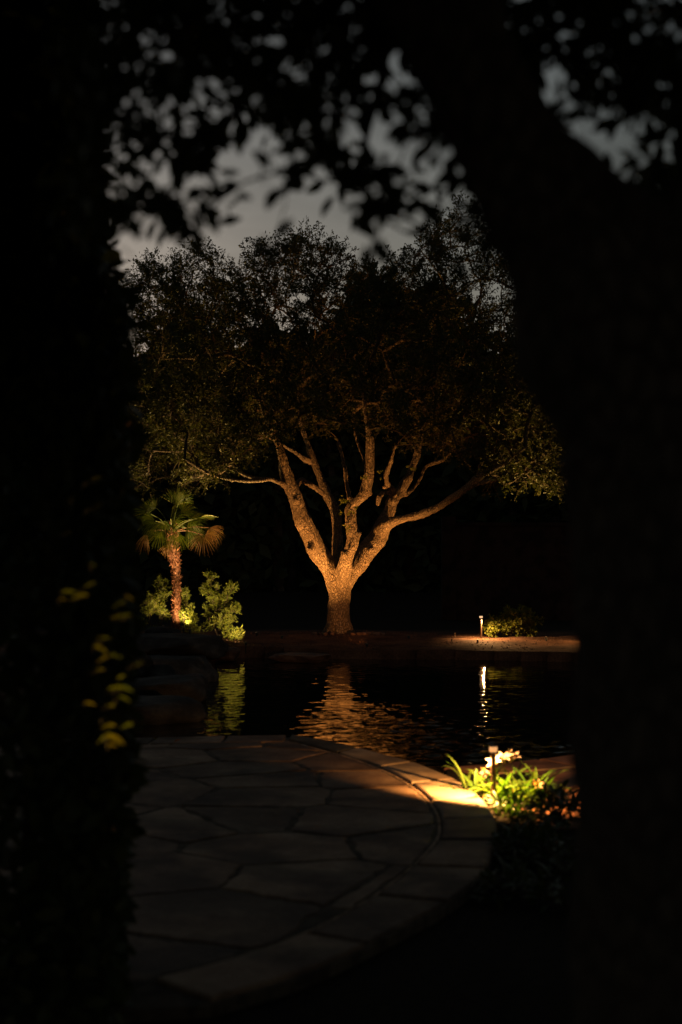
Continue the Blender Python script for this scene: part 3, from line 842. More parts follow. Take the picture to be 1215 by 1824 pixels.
# oak uplights
WARM = (1.0, 0.40, 0.085)
gz = lambda x, y: float(land(np.array(x), np.array(y)))
UP = [(-1.0, 24.0, (-0.40, 24.85, 1.98), 640, 86, 1.0, 'small black uplight in the bank left of the oak trunk'),
      (1.15, 24.1, (0.50, 24.9, 1.98), 640, 86, 1.0, 'small black uplight in the bank right of the oak trunk')]
for x, y, tg_, pw, sz, bl, lb in UP:
    uplight((x, y, gz(x, y) - .05), tg_, pw, WARM, sz, bl, lb)
uplight((0.42, 23.0, gz(0.42, 23.0) - .04), (0.0, 25.0, 0.62), 55, (1, .34, .07), 44, 1.0, 'added dim fill uplight on the bank straight in front of the oak trunk')  # fill lamp added to brighten the trunk foot like spilled light
uplight((-1.45, 24.5, gz(-1.45, 24.5) - .04), P(372, 740, 24.0), 1150, (1, .58, .16), 46, 0.8, 'small black uplight under the left side of the oak crown')
uplight((3.5, 24.3, gz(3.5, 24.3) - .04), P(915, 750, 24.3), 1200, (1, .60, .16), 36, 0.8, 'small black uplight under the right side of the oak crown')

# ================================================================== PALM AND SHRUBS AT THE LEFT
PY = 24.0
pb = P(313, 1132, PY)
palm = empty('palm_tree', pb, 'small fan palm with a shaggy reddish trunk behind the boulders', 'palm')
tp = [P(312, 1134, PY), P(314, 1090, PY), P(315, 1050, PY), P(313, 1010, PY), P(309, 980, PY), P(306, 950, PY), P(305, 935, PY)]
pts, rd = smooth_path(np.array(tp), np.array([.052, .044, .042, .046, .068, .075, .05]), 6)
rd = rd * (1 + 0.10 * np.sin(np.arange(len(rd)) * 2.1))
MB().add(*tube(pts, rd, 14)).build('trunk', M['palm_trunk'], palm, True)
ps, ax = [], []
for i in range(2600):
    k = RNG.integers(0, len(pts)); a = RNG.uniform(0, 2 * math.pi)
    d = np.array([math.cos(a), math.sin(a), 0])
    zrel = k / len(pts)
    sk = 1.0 + 1.0 * math.exp(-((zrel - .66) / .07) ** 2) + .6 * math.exp(-((zrel - .52) / .05) ** 2)
    ps.append(pts[k] + d * rd[k] * 0.9 + np.array([0, 0, RNG.uniform(-.03, .03)]))
    ax.append(d * 0.45 * sk + np.array([0, 0, RNG.choice([-1.0, .7], p=[.7, .3])]) + RNG.normal(size=3) * .25)
ps = np.array(ps); ax = np.array(ax)
v, f = leaves(ps, ax, rdir(len(ps)), RNG.uniform(.04, .10, len(ps)), RNG.uniform(.006, .016, len(ps)))
o = link('fibre', mesh_data('fibre', v, f, M['fibre']), palm); o['kind'] = 'stuff'
hub0 = P(306, 948, PY)
def frond(hubpx, dy, aim, droop, spread, rad_px, n, mat, facing, label=None, plen=True):
    hub = P(hubpx[0], hubpx[1], PY + dy)
    fr = MB()
    mid = (hub0 + hub) / 2 + np.array([0, 0, 0.05])
    ppts, prd = smooth_path(np.array([hub0, mid, hub]), np.array([.012, .009, .007]), 4)
    fr.add(*tube(ppts, prd, 6))
    ax_ = unit(np.array(aim, float)); nn = unit(np.array(facing, float)); sd = unit(np.cross(ax_, nn)); nn = np.cross(sd, ax_)
    Rr = rad_px * PY / FPX
    for i in range(n):
        a = R(spread) * (i / (n - 1) - .5) + random.uniform(-.03, .03)
        d = ax_ * math.cos(a) + sd * math.sin(a)
        L = Rr * (0.8 + .2 * math.cos(a)) * random.uniform(.88, 1.05)
        s = np.cross(nn, d); w = 0.0085
        p0 = hub + d * .02; p1 = hub + d * L * .5 + nn * L * 0.05; p2 = hub + d * L * .8 - np.array([0, 0, L * droop * .35]); p3 = hub + d * L - np.array([0, 0, L * droop])
        V = [p0, p1 + s * w + nn * .004, p1 - nn * .006, p1 - s * w + nn * .004, p2 + s * w * .6 + nn * .003, p2 - nn * .004, p2 - s * w * .6 + nn * .003, p3]
        fr.add(V, [(0, 1, 2), (0, 2, 3), (1, 4, 5, 2), (2, 5, 6, 3), (4, 7, 5), (5, 7, 6)])
    o = fr.build('frond', mat, palm)
    if label: o['label'] = label
    return o
random.seed(9)
frond((304, 924), -.25, (1, -.3, .25), .10, 150, 46, 22, M['palm_leaf'], (-.1, -1, .55))
frond((277, 928), -.25, (-1, -.2, -.35), .22, 150, 36, 20, M['palm_leaf'], (0, -1, .5))
frond((292, 928), -.35, (-.05, -.35, -1), .15, 120, 34, 18, M['palm_leaf'], (0, -1, .2))
frond((312, 900), .05, (.15, .1, 1), .06, 130, 36, 18, M['palm_leaf'], (.2, -1, .1))
frond((325, 915), .15, (.8, .3, .55), .15, 140, 34, 18, M['palm_leaf'], (-.3, -.9, .4))
frond((362, 953), -.15, (.25, -.35, -1), .12, 190, 38, 22, M['palm_dead'], (.1, -1, -.1), 'dry brown drooping frond')
frond((318, 950), -.3, (-.1, -.5, -1), .10, 120, 36, 18, M['palm_leaf'], (0, -1, .15))
frond((355, 922), -.1, (1, -.1, .05), .06, 110, 34, 14, M['palm_leaf'], (0, -.25, 1))
frond((262, 950), -.1, (-.35, -.2, -1), .2, 60, 34, 9, M['palm_dead'], (0, -1, .1), 'dry brown folded frond')
frond((280, 905), .2, (-.8, .2, .6), .15, 140, 32, 18, M['palm_leaf'], (.2, -1, .2))
frond((288, 945), -.3, (-.55, -.4, -.9), .15, 120, 36, 16, M['palm_leaf'], (-.1, -1, .2))
frond((268, 915), -.1, (-1, -.1, .25), .18, 130, 38, 18, M['palm_leaf'], (.1, -1, .5))
frond((338, 925), -.3, (.9, -.3, -.5), .22, 140, 38, 18, M['palm_leaf'], (0, -1, .5))
frond((372, 940), .1, (.7, .1, -.8), .2, 120, 32, 14, M['palm_dead'], (.1, -1, .1), 'dry brown hanging frond')
frond((300, 968), -.2, (-.25, -.4, -1), .1, 80, 26, 10, M['palm_dead'], (0, -1, .1), 'short dry frond against the trunk')
frond((318, 895), -.1, (.45, -.1, 1), .06, 130, 34, 18, M['palm_leaf'], (-.1, -1, .2))
frond((335, 940), .1, (.8, .1, -.5), .2, 130, 36, 18, M['palm_leaf'], (-.2, -1, .4))
frond((300, 935), .4, (-.2, 1, .4), .2, 150, 36, 16, M['palm_leaf'], (0, -.3, 1))

def shrub(name, base, blobs, per, rad_, L, W, label, mat, seedx, stems=6, group=None, cat='shrub', twn=6, up=.45):
    """blobs: list of (px, py, Y, rx_px, ry_px, clumps)"""
    global RNG
    keep = RNG; RNG = np.random.default_rng(seedx)
    root = empty(name, base, label, cat, group)
    T = []
    for (px_, py_, Y_, rx, ry, nc) in blobs:
        for k in range(nc):
            d = RNG.normal(size=3); d = d / np.linalg.norm(d) * RNG.random() ** .4
            T.append(P(px_ + d[0] * rx, py_ + d[1] * ry, Y_ + d[2] * rx * Y_ / FPX))
    T = np.array(T); T[:, 2] = np.maximum(T[:, 2], base[2] + 0.06)
    sd = []
    for k in range(stems):
        an = RNG.uniform(0, 6.28)
        for z in np.linspace(-0.02, 0.18, 4):
            sd.append((np.array(base) + np.array([math.cos(an) * (.04 + z * .4), math.sin(an) * (.04 + z * .4), z]), .008))
    A_, r_, pth = grow(T, sd, .003, .42, 3, .1)
    sm = MB()
    for k in range(stems):
        sm.add(*tube(np.array([s[0] for s in sd[k * 4:k * 4 + 4]]), [.009] * 4, 5))
    for ids in pth:
        sm.add(*tube(A_[ids], np.minimum(r_[ids], r_[ids[1]]), 4, False))
    v, f, tw = clump_leaves(T, per, rad_, L, W, up, twn, unit(T - (np.array(base) + [0, 0, .1])), .002)
    sm.v += [np.concatenate(tw.v)]; sm.f += [tuple(i + sm.n for i in q) for q in tw.f]; sm.n += tw.n
    o = sm.build('stem', M['twig'], root); o['kind'] = 'stuff'
    o = link('foliage', mesh_data('foliage', v, f, mat), root); o['kind'] = 'stuff'
    RNG = keep
    return root
zl = lambda px_, Y_: ((px_ - 607.5) / FPX * Y_, Y_, gz((px_ - 607.5) / FPX * Y_, Y_))
shrub('bushy_shrub', zl(393, 23.9), [(374, 1045, 24.0, 6, 26, 9), (385, 1066, 23.9, 6, 24, 9), (397, 1076, 23.9, 8, 18, 8), (414, 1046, 23.8, 6, 7, 4), (404, 1062, 23.8, 4, 14, 3), (418, 1086, 23.7, 7, 7, 6), (408, 1098, 23.7, 9, 8, 6), (396, 1108, 23.7, 14, 12, 9), (418, 1134, 23.5, 9, 6, 6), (404, 1126, 23.6, 9, 8, 6), (376, 1105, 24.0, 11, 25, 9)],
      84, .11, .056, .012, 'bright yellow-green feathery shrub at the end of the far bank', M['shrub_leaf'], 41, 7, 'feathery shrubs by the palm')
shrub('bushy_shrub', zl(335, 24.05), [(331, 1075, 24.1, 9, 26, 10), (336, 1100, 24.0, 13, 22, 18), (340, 1118, 23.9, 11, 8, 10)],
      80, .09, .054, .012, 'bright low shrub right against the palm trunk', M['shrub_leaf'], 42, 5, 'feathery shrubs by the palm')
shrub('bushy_shrub', zl(278, 24.6), [(290, 1070, 24.6, 10, 40, 18), (272, 1090, 24.6, 16, 28, 16), (265, 1080, 24.7, 12, 20, 8), (285, 1040, 24.7, 10, 14, 5)],
      72, .10, .054, .012, 'tall dim feathery shrub just behind the palm on its hedge side', M['shrub_leaf'], 43, 6, 'feathery shrubs by the palm')
shrub('bushy_shrub', zl(246, 23.6), [(246, 1112, 23.6, 14, 10, 9), (236, 1118, 23.5, 10, 8, 5)],
      40, .08, .055, .014, 'small dark shrub beside the rock ledge', M['shrub_leaf'], 44, 4, 'feathery shrubs by the palm')
GRN = (1.0, 0.66, 0.26)
pl_ = P(327, 1132, 23.72)
uplight((pl_[0], 23.72, gz(pl_[0], 23.72)), (pl_[0] - .02, 23.95, 1.6), 105, GRN, 150, .8, 'small wide uplight hidden at the foot of the palm')
uplight((pl_[0] + .15, 23.3, gz(pl_[0] + .15, 23.3)), P(308, 935, 23.9), 900, GRN, 40, .8, 'small narrow uplight aimed at the palm crown')
pl2 = P(291, 1130, 24.15)
uplight((pl2[0], 24.15, gz(pl2[0], 24.15)), (pl2[0] - .12, 24.5, 1.3), 70, GRN, 130, .8, 'added dim fill uplight behind the palm trunk')  # extra lamp added so the shrub behind the trunk gets light
uplight((-1.52, 22.75, gz(-1.52, 22.75) - .03), P(402, 1070, 23.9), 260, GRN, 70, .8, 'small uplight in front of the bright feathery shrub')

# ================================================================== FAR RIGHT: path light, round shrub, stakes, wall
fb = P(857, 1144, 24.6); fb[2] = gz(fb[0], fb[1])
bollard(tuple(fb), 0.40, 120, (1.0, 0.52, 0.18), M['lens_far'], 'bronze path light on the far bank beside the round shrub', .028, -.012, -.045, (.22, -.08, -1), 170, .4)
fb2 = P(1078, 1152, 23.9); fb2[2] = gz(fb2[0], fb2[1])
bollard(tuple(fb2), 0.40, 70, (1.0, 0.50, 0.15), M['lens_far'], 'added path light further along the far bank, unseen behind the near trunk', .028, -.045, -.02, (-.1, .0, -1), 165, .35)  # guessed lamp, out of sight, added to brighten this end of the bank
shrub('round_shrub', zl(905, 25.2), [(890, 1115, 25.2, 24, 14, 26), (920, 1105, 25.3, 28, 20, 34), (945, 1112, 25.4, 18, 18, 18), (880, 1122, 25.0, 12, 8, 8), (925, 1135, 25.3, 14, 6, 4)],
      44, .10, .055, .032, 'rounded dark shrub beside the far path light', M['shrub_leaf'], 45, 3)
def stake(px_, y0, y1, Y_, r_, label):
    a = P(px_, y0, Y_); b = np.array([a[0], a[1], gz(a[0], a[1]) - .05])
    o = MB().add(*lathe([(r_, b[2]), (r_, a[2] - .012), (r_ * 1.25, a[2] - .010), (r_ * 1.25, a[2])], 10, (a[0], a[1], 0))).build('garden_stake', M['bronze'])
    tag(o, label, 'stake', 'stakes on the far bank')
stake(810, 1127, 1146, 24.5, .009, 'thin pale stake furthest from the far path light')
stake(805, 1138, 1150, 23.9, .014, 'short dark stake next to the thin pale stake')
stake(851, 1139, 1152, 23.8, .018, 'stout dark stake in front of the far path light')
stake(844, 1140, 1146, 24.4, .010, 'tiny stake in the middle of the lit far bank')
# wall behind
wl = empty('garden_wall', (5.5, 31, 0.1), 'dark reddish garden wall behind the round shrub', 'wall')
def box(x0, x1, y0, y1, z0, z1):
    V = [(x, y, z) for z in (z0, z1) for y in (y0, y1) for x in (x0, x1)]
    return V, [(0, 2, 3, 1), (4, 5, 7, 6), (0, 1, 5, 4), (2, 6, 7, 3), (0, 4, 6, 2), (1, 3, 7, 5)]
MB().add(*box(2.5, 9, 31, 31.25, -.1, 2.1)).build('wall_panel', M['wall'], wl)
MB().add(*box(2.2, 2.5, 30.93, 31.32, -.1, 2.3)).build('pier', M['wall'], wl)
MB().add(*box(2.5, 9, 30.95, 31.30, 2.1, 2.17)).build('coping', M['wall'], wl)
# dark wood behind everything, closing the view under the sky
nl = 150000
x = RNG.uniform(-34, 34, nl); yb = 40 + RNG.uniform(0, 9, nl) + 3 * np.cos(x * .12)
top = 8.3 + 1.0 * np.sin(x * .33 + 1) + .7 * np.sin(x * .9) + .5 * np.sin(x * 2.3)
z = RNG.random(nl) ** .85 * top
ps = np.stack([x, yb, z], 1)
v, f = leaves(ps, rdir(nl), rdir(nl) + np.array([0, -.8, .3]), RNG.uniform(.4, .75, nl), RNG.uniform(.22, .38, nl))
o = link('treeline', mesh_data('treeline', v, f, M['wood_leaf']))
tag(o, 'dark wood closing off the garden behind the oak', kind='stuff')
tk = MB()
for k in range(40):
    xx = random.uniform(-33, 33); yy2 = random.uniform(42, 50)
    tk.add(*tube(np.array([(xx, yy2, 0), (xx + random.uniform(-.3, .3), yy2, 2.5), (xx + random.uniform(-.6, .6), yy2, 5)]), [.2, .15, .08], 6))
o = tk.build('far_trunks', M['near_bark']); tag(o, 'trunks of the dark wood behind the oak', kind='stuff')

# ================================================================== NEAR PATH LIGHT AND LILIES
nb = G(879, 1438, -0.045)
bollard(tuple(nb), 0.40, 185, (1.0, 0.46, 0.12), M['lens'], 'bronze path light standing among the lilies by the patio')

def strap(base, az, L, lean, w, curl, mat, parent, name='leaf'):
    """one arching strap leaf as a part"""
    d = np.array([math.cos(az), math.sin(az), 0.0]); s = np.array([-d[1], d[0], 0.0])
    p = np.array(base, float); th = math.pi / 2 - lean
    V = []; n_ = 7
    for i in range(n_ + 1):
        t = i / n_
        ww = w * (0.55 + 1.0 * t) * (1 - t ** 3) if t < 1 else 0
        up = -d * math.sin(th) + np.array([0, 0, 1]) * math.cos(th)
        V += [p + s * ww * .5 + up * ww * .22, p.copy(), p - s * ww * .5 + up * ww * .22]
        p = p + (d * math.cos(th) + np.array([0, 0, 1]) * math.sin(th)) * L / n_
        th -= curl / n_ * (0.4 + 1.2 * t)
    F = []
    for i in range(n_):
        a = i * 3
        F += [(a, a + 1, a + 4, a + 3), (a + 1, a + 2, a + 5, a + 4)]
    V = np.array(V); c = np.array(base)
    me = mesh_data(name, V - c, F, mat, True)
    return link(name, me, parent, loc=c)
def flower(c, aim, size, mat, parent, openness=0.75, npet=6):
    aim = unit(np.array(aim, float)); up = np.array([0, 0, 1.0]) if abs(aim[2]) < .9 else np.array([1.0, 0, 0])
    u = unit(np.cross(aim, up)); w = np.cross(u, aim)
    fl = bpy.data.objects.new('flower', None); COL.objects.link(fl); fl.parent = parent; fl.location = Vector(c) - parent.location
    for k in range(npet):
        a = 2 * math.pi * k / npet + random.uniform(-.15, .15)
        r = u * math.cos(a) + w * math.sin(a); sd = np.cross(aim, r)
        V = []; n_ = 6; L = size * random.uniform(.85, 1.1); ww = size * (.34 if k % 2 else .26)
        p = np.array(c, float); th = 0.25
        for i in range(n_ + 1):
            t = i / n_
            wd = ww * math.sin(math.pi * (0.12 + 0.86 * t)) ** .8
            dd_ = aim * math.cos(th) + r * math.sin(th); nn = -aim * math.sin(th) + r * math.cos(th)
            ruff = .12 * ww * math.sin(t * 14 + k)
            V += [p + sd * wd * .5 - nn * wd * .12 + nn * ruff, p.copy(), p - sd * wd * .5 - nn * wd * .12 - nn * ruff]
            p = p + dd_ * L / n_; th += openness * 2.1 / n_ * (0.5 + t)
        F = []
        for i in range(n_):
            q = i * 3; F += [(q, q + 1, q + 4, q + 3), (q + 1, q + 2, q + 5, q + 4)]
        cc_ = np.array(c)
        link('petal', mesh_data('petal', np.array(V) - cc_, F, mat, True), fl, loc=cc_)
    st = MB()
    for k in range(5):
        a = 2 * math.pi * k / 5; r = u * math.cos(a) + w * math.sin(a)
        e = np.array(c) + aim * size * .62 + r * size * .2
        st.add(*tube(np.array([np.array(c), np.array(c) + aim * size * .3 + r * size * .05, e]), [size * .012, size * .01, size * .022], 4))
    st.build('stamen', M['lily_leaf'], fl)
    return fl
def stalk(pts, r0, parent):
    p, r_ = smooth_path(np.array(pts), np.linspace(r0, r0 * .6, len(pts)), 6)
    return MB().add(*tube(p, r_, 8)).build('stalk', M['lily_leaf'], parent, True)
random.seed(31)
LZ = -0.05
lily_specs = [   # base px,py ; leaves ; label
    ((893, 1430), 54, 'bright flowering lily clump right at the foot of the near path light'),
    ((848, 1424), 14, 'small lily clump at the patio edge with pale upright buds'),
    ((945, 1433), 54, 'lily clump with one pink flower, further from the patio'),
    ((918, 1452), 46, 'lower lily clump in front of the flowering ones'),
]
lily = []
for (bx, by), nlv, lb in lily_specs:
    b = G(bx, by, LZ)
    rt = empty('lily_plant', b, lb, 'lily', 'lilies in the bed by the near path light'); lily.append((rt, b))
    for k in range(nlv):
        az = random.uniform(0, 2 * math.pi)
        bs = b + np.array([random.gauss(0, .05), random.gauss(0, .05), 0.0])
        strap(bs, az, random.uniform(.16, .25) if by > 1450 else random.uniform(.2, .36), random.uniform(.45, 1.1) if by > 1450 else random.uniform(.18, .9), random.uniform(.016, .028), random.uniform(.9, 2.2), M['lily_leaf'], rt)
# clump at the patio edge: two long arching leaves towards the water side
rt, b = lily[1]
for tipx, tipy, L in [(816, 1388, .30), (824, 1399, .27), (850, 1388, .24), (858, 1392, .23)]:
    t = P(tipx, tipy, b[1] + .1)
    d = t - b; strap(b + [0, 0, .02], math.atan2(d[1], d[0]), np.linalg.norm(d) * 1.22, .5 if tipx < 840 else .08, .03, 1.25 if tipx < 840 else .3, M['lily_leaf'], rt)
for q in [(849, 1386), (856, 1390)]:
    e = P(q[0], q[1], b[1])
    stalk([b + [0, 0, .03], (b + e) / 2 + [.01, 0, .02], e], .006, rt)
# tall flowering stalks
rt, b = lily[0]
Yf = b[1]
f1 = P(897, 1360, Yf + .03); f2 = P(908, 1358, Yf + .06); f3 = P(886, 1362, Yf - .04); f4 = P(871, 1374, Yf - .06); f5 = P(915, 1372, Yf + .02)
stalk([b + [0, 0, .02], P(915, 1420, Yf), P(906, 1385, Yf), f1 - [0, 0, .03]], .007, rt)
stalk([b + [.02, 0, .02], P(922, 1425, Yf), P(914, 1390, Yf), f5 - [0, 0, .02]], .006, rt)
stalk([b + [-.01, 0, .02], P(898, 1410, Yf), P(886, 1385, Yf), f4 - [0, 0, .02]], .006, rt)
flower(f1, (.0, -.5, 1), .10, M['petal'], rt, .8)
flower(f2, (.5, -.3, 1), .095, M['petal'], rt, .55)
flower(f3, (-.5, -.6, .6), .09, M['petal'], rt, .85)
flower(f4, (-.8, -.5, -.1), .075, M['petal'], rt, .8)
for q in [(893, 1388), (888, 1380), (917, 1368)]:
    c = P(q[0], q[1], Yf - .05)
    o = MB().add(*tube(np.array([c, c - [.003, 0, .02], c - [.004, 0, .045]]), [.007, .009, .003], 8)).build('bud', M['lily_leaf'], rt, True)
rt, b = lily[2]
f6 = P(955, 1402, b[1] - .05)
stalk([b + [0, 0, .02], P(952, 1435, b[1] - .03), f6 - [0, 0, .02]], .006, rt)
flower(f6, (.1, -.7, .6), .065, M['spent'], rt, .8); 
rt, b = lily[0]
for q in [(862, 1421, .03), (914, 1408, .035)]:
    flower(P(q[0], q[1], b[1] - .12), (random.uniform(-.5, .5), -1, .4), q[2], M['spent'], rt, .6, 5)

# dark broad-leaved shrubs filling the bed to the right and in front
random.seed(51)
def broad_leaf_mesh(L, W, mat, name='leaf', bend=.25):
    ts = [0, .2, .45, .7, .9, 1.0]; ws = [.06, .7, 1.0, .75, .32, 0]
    V, F = [], []
    for t, w_ in zip(ts, ws):
        z = -bend * L * t * t
        V += [(t * L, w_ * W / 2, z + .16 * W * w_), (t * L, 0, z), (t * L, -w_ * W / 2, z + .16 * W * w_)]
    for i in range(len(ts) - 1):
        a = i * 3
        F += [(a, a + 3, a + 4, a + 1), (a + 1, a + 4, a + 5, a + 2)]
    return mesh_data(name, V, F, mat, True)
def put_leaf(me, p, axis, nrm_, parent, s=1.0, name='leaf'):
    o = bpy.data.objects.new(name, me); COL.objects.link(o)
    a = unit(np.asarray(axis, float)); sd = unit(np.cross(np.asarray(nrm_, float), a)); nn = np.cross(a, sd)
    m = Matrix(((a[0], sd[0], nn[0], 0), (a[1], sd[1], nn[1], 0), (a[2], sd[2], nn[2], 0), (0, 0, 0, 1)))
    o.parent = parent
    o.rotation_mode = 'QUATERNION'; o.rotation_quaternion = m.to_quaternion()
    o.location = Vector(p) - parent.location; o.scale = (s, s, s)
    return o
LM = [broad_leaf_mesh(.075, .030, M['dark_leaf']), broad_leaf_mesh(.062, .028, M['dark_leaf'], bend=.1), broad_leaf_mesh(.09, .032, M['dark_leaf'], bend=.4)]
def bed_shrub(bx, by, rx, ry, rz, n, label):
    b = G(bx, by, LZ)
    rt = empty('bedding_plant', b, label, 'bedding plant', 'dark bedding plants below the lilies')
    stm = MB()
    for k in range(n):
        d = rdir(1)[0]; d[2] = abs(d[2]); q = b + d * np.array([rx, ry, rz]) * RNG.uniform(.55, 1.0) + [0, 0, .02]
        put_leaf(random.choice(LM), q, d + RNG.normal(size=3) * .5 + [0, 0, -.1], d + [0, 0, .8] + RNG.normal(size=3) * .3, rt, random.uniform(.7, 1.15))
        if k % 3 == 0: stm.add(*tube(np.array([b, (b + q) / 2 + [0, 0, .02], q]), [.004, .003, .002], 4, False))
    stm.build('stem', M['twig'], rt)
bed_shrub(992, 1470, .16, .2, .22, 170, 'dark broad-leaved plant beside the pink lily, against the near tree trunk')
bed_shrub(930, 1530, .17, .2, .17, 150, 'dark low plant at the front edge of the lily bed')
bed_shrub(975, 1550, .2, .2, .2, 110, 'dark low plant in the corner between lily bed and near tree')
bed_shrub(905, 1600, .16, .2, .12, 90, 'dark low plant nearest the camera in the lily bed')
bed_shrub(1010, 1620, .2, .2, .2, 80, 'dark low plant under the near tree trunk')
# fallen leaf on the coping, far left
fl = put_leaf(broad_leaf_mesh(.06, .03, M['red_leaf'], 'fallen_leaf', .1), (0, 0, 0), (1, .3, .5), (0, -.4, 1), empty('tmp_root'), 1.0, 'fallen_leaf')
tr = fl.parent; fl.parent = None; bpy.data.objects.remove(tr)
fl.location = G(310, 1322, .015) + np.array([0, 0, .0])
tag(fl, 'small red fallen leaf lying at the pool edge of the patio', 'fallen leaf')

# ================================================================== NEAR TREES THAT FRAME THE VIEW
TY = 2.6
near = empty('leaning_tree', (P(1340, 1824, TY)[0], TY, 0), 'big black leaning tree close to the camera, its trunk arching over the view', 'tree')
px2m = TY / FPX
tl = [(1350, 2600, 330), (1345, 1900, 318), (1335, 1300, 308), (1318, 950, 292), (1240, 700, 275), (1115, 560, 225), (990, 380, 122), (912, 270, 98), (842, 140, 98), (760, -40, 108), (620, -300, 100), (420, -560, 85), (150, -760, 70)]
pts = np.array([P(a, b, TY + 0.0 * i) for i, (a, b, r) in enumerate(tl)]); rdn = np.array([r * px2m for a, b, r in tl])
pts[0, 2] = -0.1
pts, rdn = smooth_path(pts, rdn, 8)
V, F = tube(pts, rdn, 40)
V = np.array([p + np.array(noise.noise_vector(Vector(p) * 5)) * .018 + np.array(noise.noise_vector(Vector(p) * 17)) * .006 for p in V])
link('trunk', mesh_data('trunk', V, F, M['near_bark'], True), near)
# limbs of the near tree, at leaf depth
def limb(pl, parent, mat, name='limb', sides=10):
    p = np.array([P(a, b, Y_) for a, b, Y_, r in pl]); r_ = np.array([r * Y_ / FPX for a, b, Y_, r in pl])
    p, r_ = smooth_path(p, r_, 6)
    MB().add(*tube(p, r_, sides)).build(name, mat, parent, True)
    return [(a, b) for a, b in zip(p, r_)]
sd = []
sd += limb([(760, -40, TY + .02, 60), (640, -60, 2.9, 40), (520, -30, 3.2, 26), (400, -50, 3.5, 18), (280, 20, 3.7, 12), (200, 120, 3.8, 8), (170, 260, 3.85, 5)], near, M['near_bark'])
sd += limb([(640, -60, 2.9, 26), (560, 40, 3.2, 16), (480, 120, 3.4, 10), (420, 200, 3.5, 7), (360, 300, 3.55, 4)], near, M['near_bark'])
sd += limb([(700, -80, 2.8, 30), (690, 40, 3.1, 14), (680, 140, 3.25, 9), (650, 260, 3.3, 6), (655, 380, 3.35, 4)], near, M['near_bark'])
sd += limb([(1130, 480, TY + .1, 60), (1190, 380, 2.9, 20), (1215, 260, 3.1, 14), (1190, 120, 3.2, 10), (1100, 30, 3.25, 7), (1000, -10, 3.3, 5)], near, M['near_bark'])
# leaf cover in the photograph: where it closes, and where the sky shows
GAPS = [(478, 262, 62, 36, 1.0), (545, 62, 30, 24, 1.0), (243, 124, 22, 16, .9), (205, 295, 34, 24, .8), (290, 350, 36, 34, .8), (262, 310, 24, 20, .5), (520, 360, 70, 42, 1.0), (440, 400, 45, 40, 1.0), (230, 440, 60, 46, 1.0), (300, 430, 60, 30, .55),
        (618, 240, 24, 40, .8), (700, 240, 45, 50, .75), (765, 300, 46, 44, .9), (800, 340, 40, 40, .9), (560, 400, 40, 40, .9), (720, 390, 34, 40, .75), (660, 430, 26, 40, .6), (410, 180, 30, 16, .55), (470, 205, 34, 14, .5), (365, 205, 26, 16, .4), (355, 330, 40, 26, .45), (420, 335, 26, 30, .5), (610, 340, 24, 30, .45), (540, 290, 26, 26, .6), (560, 170, 18, 18, .5)]
def cover(x, y):
    c = 1.0
    if y > 300: c *= max(0, 1 - ((y - 300) / 175) ** 1.6)
    for gx_, gy_, rx, ry, s in GAPS:
        e = ((x - gx_) / rx) ** 2 + ((y - gy_) / ry) ** 2
        c *= 1 - s * math.exp(-e ** 2 * .7)
    return c
def cover_r(x, y):
    c = 1.0
    for gx_, gy_, rx, ry, s in [(1060, 240, 58, 92, 1.0), (1085, 300, 34, 56, 1.0), (1000, 105, 16, 18, .7), (1155, 260, 22, 20, .7), (1200, 340, 26, 22, .8), (915, 60, 22, 18, .6), (955, 120, 16, 14, .5), (1055, 170, 24, 30, .7)]:
        e = ((x - gx_) / rx) ** 2 + ((y - gy_) / ry) ** 2
        c *= 1 - s * math.exp(-e ** 2 * .7)
    return c
NL = [broad_leaf_mesh(.058, .027, M['near_leaf']), broad_leaf_mesh(.05, .025, M['near_leaf'], bend=.1), broad_leaf_mesh(.066, .028, M['near_leaf'], bend=.45)]
T = []
random.seed(4)
while len(T) < 290:
    x, y = random.uniform(120, 860), random.uniform(-60, 470)
    if random.random() < cover(x, y) ** 1.5: T.append(P(x, y, random.uniform(2.7, 3.8)))
for k in range(40):
    x, y = random.uniform(170, 700), random.uniform(-80, 210)
    if random.random() < cover(x, y): T.append(P(x, y, random.uniform(2.7, 3.8)))
nT1 = len(T)
while len(T) < nT1 + 190:
    x, y = random.uniform(860, 1260), random.uniform(-60, 420)
    if random.random() < cover_r(x, y) ** 1.5: T.append(P(x, y, random.uniform(2.9, 3.6)))
T = np.array(T)
A, rad, paths = grow(T, sd, .0016, .42, 4, .12)
bm_ = MB()
for ids in paths:
    r_ = np.array([min(rad[i], rad[ids[1]], .012) for i in ids])
    bm_.add(*tube(A[ids], r_, 5, False))
o = bm_.build('twig_network', M['near_bark'], near); o['kind'] = 'stuff'
np_, na_, nn_ = [], [], []
for c in T:
    k = random.randint(7, 11)
    d0 = unit(RNG.normal(size=3) + np.array([0, 0, -.5]))
    for j in range(k):
        q = c + d0 * (j / k - .5) * .12 + RNG.normal(size=3) * .018
        np_.append(q); na_.append(d0 * .5 + RNG.normal(size=3) * .8 + np.array([0, 0, -.25])); nn_.append(RNG.normal(size=3) + np.array([0, 0, .8]))
order = list(range(len(np_))); random.shuffle(order)
for i in order[:290]:
    put_leaf(random.choice(NL), np_[i], na_[i], nn_[i], near, random.uniform(.75, 1.2))
rest = order[290:]
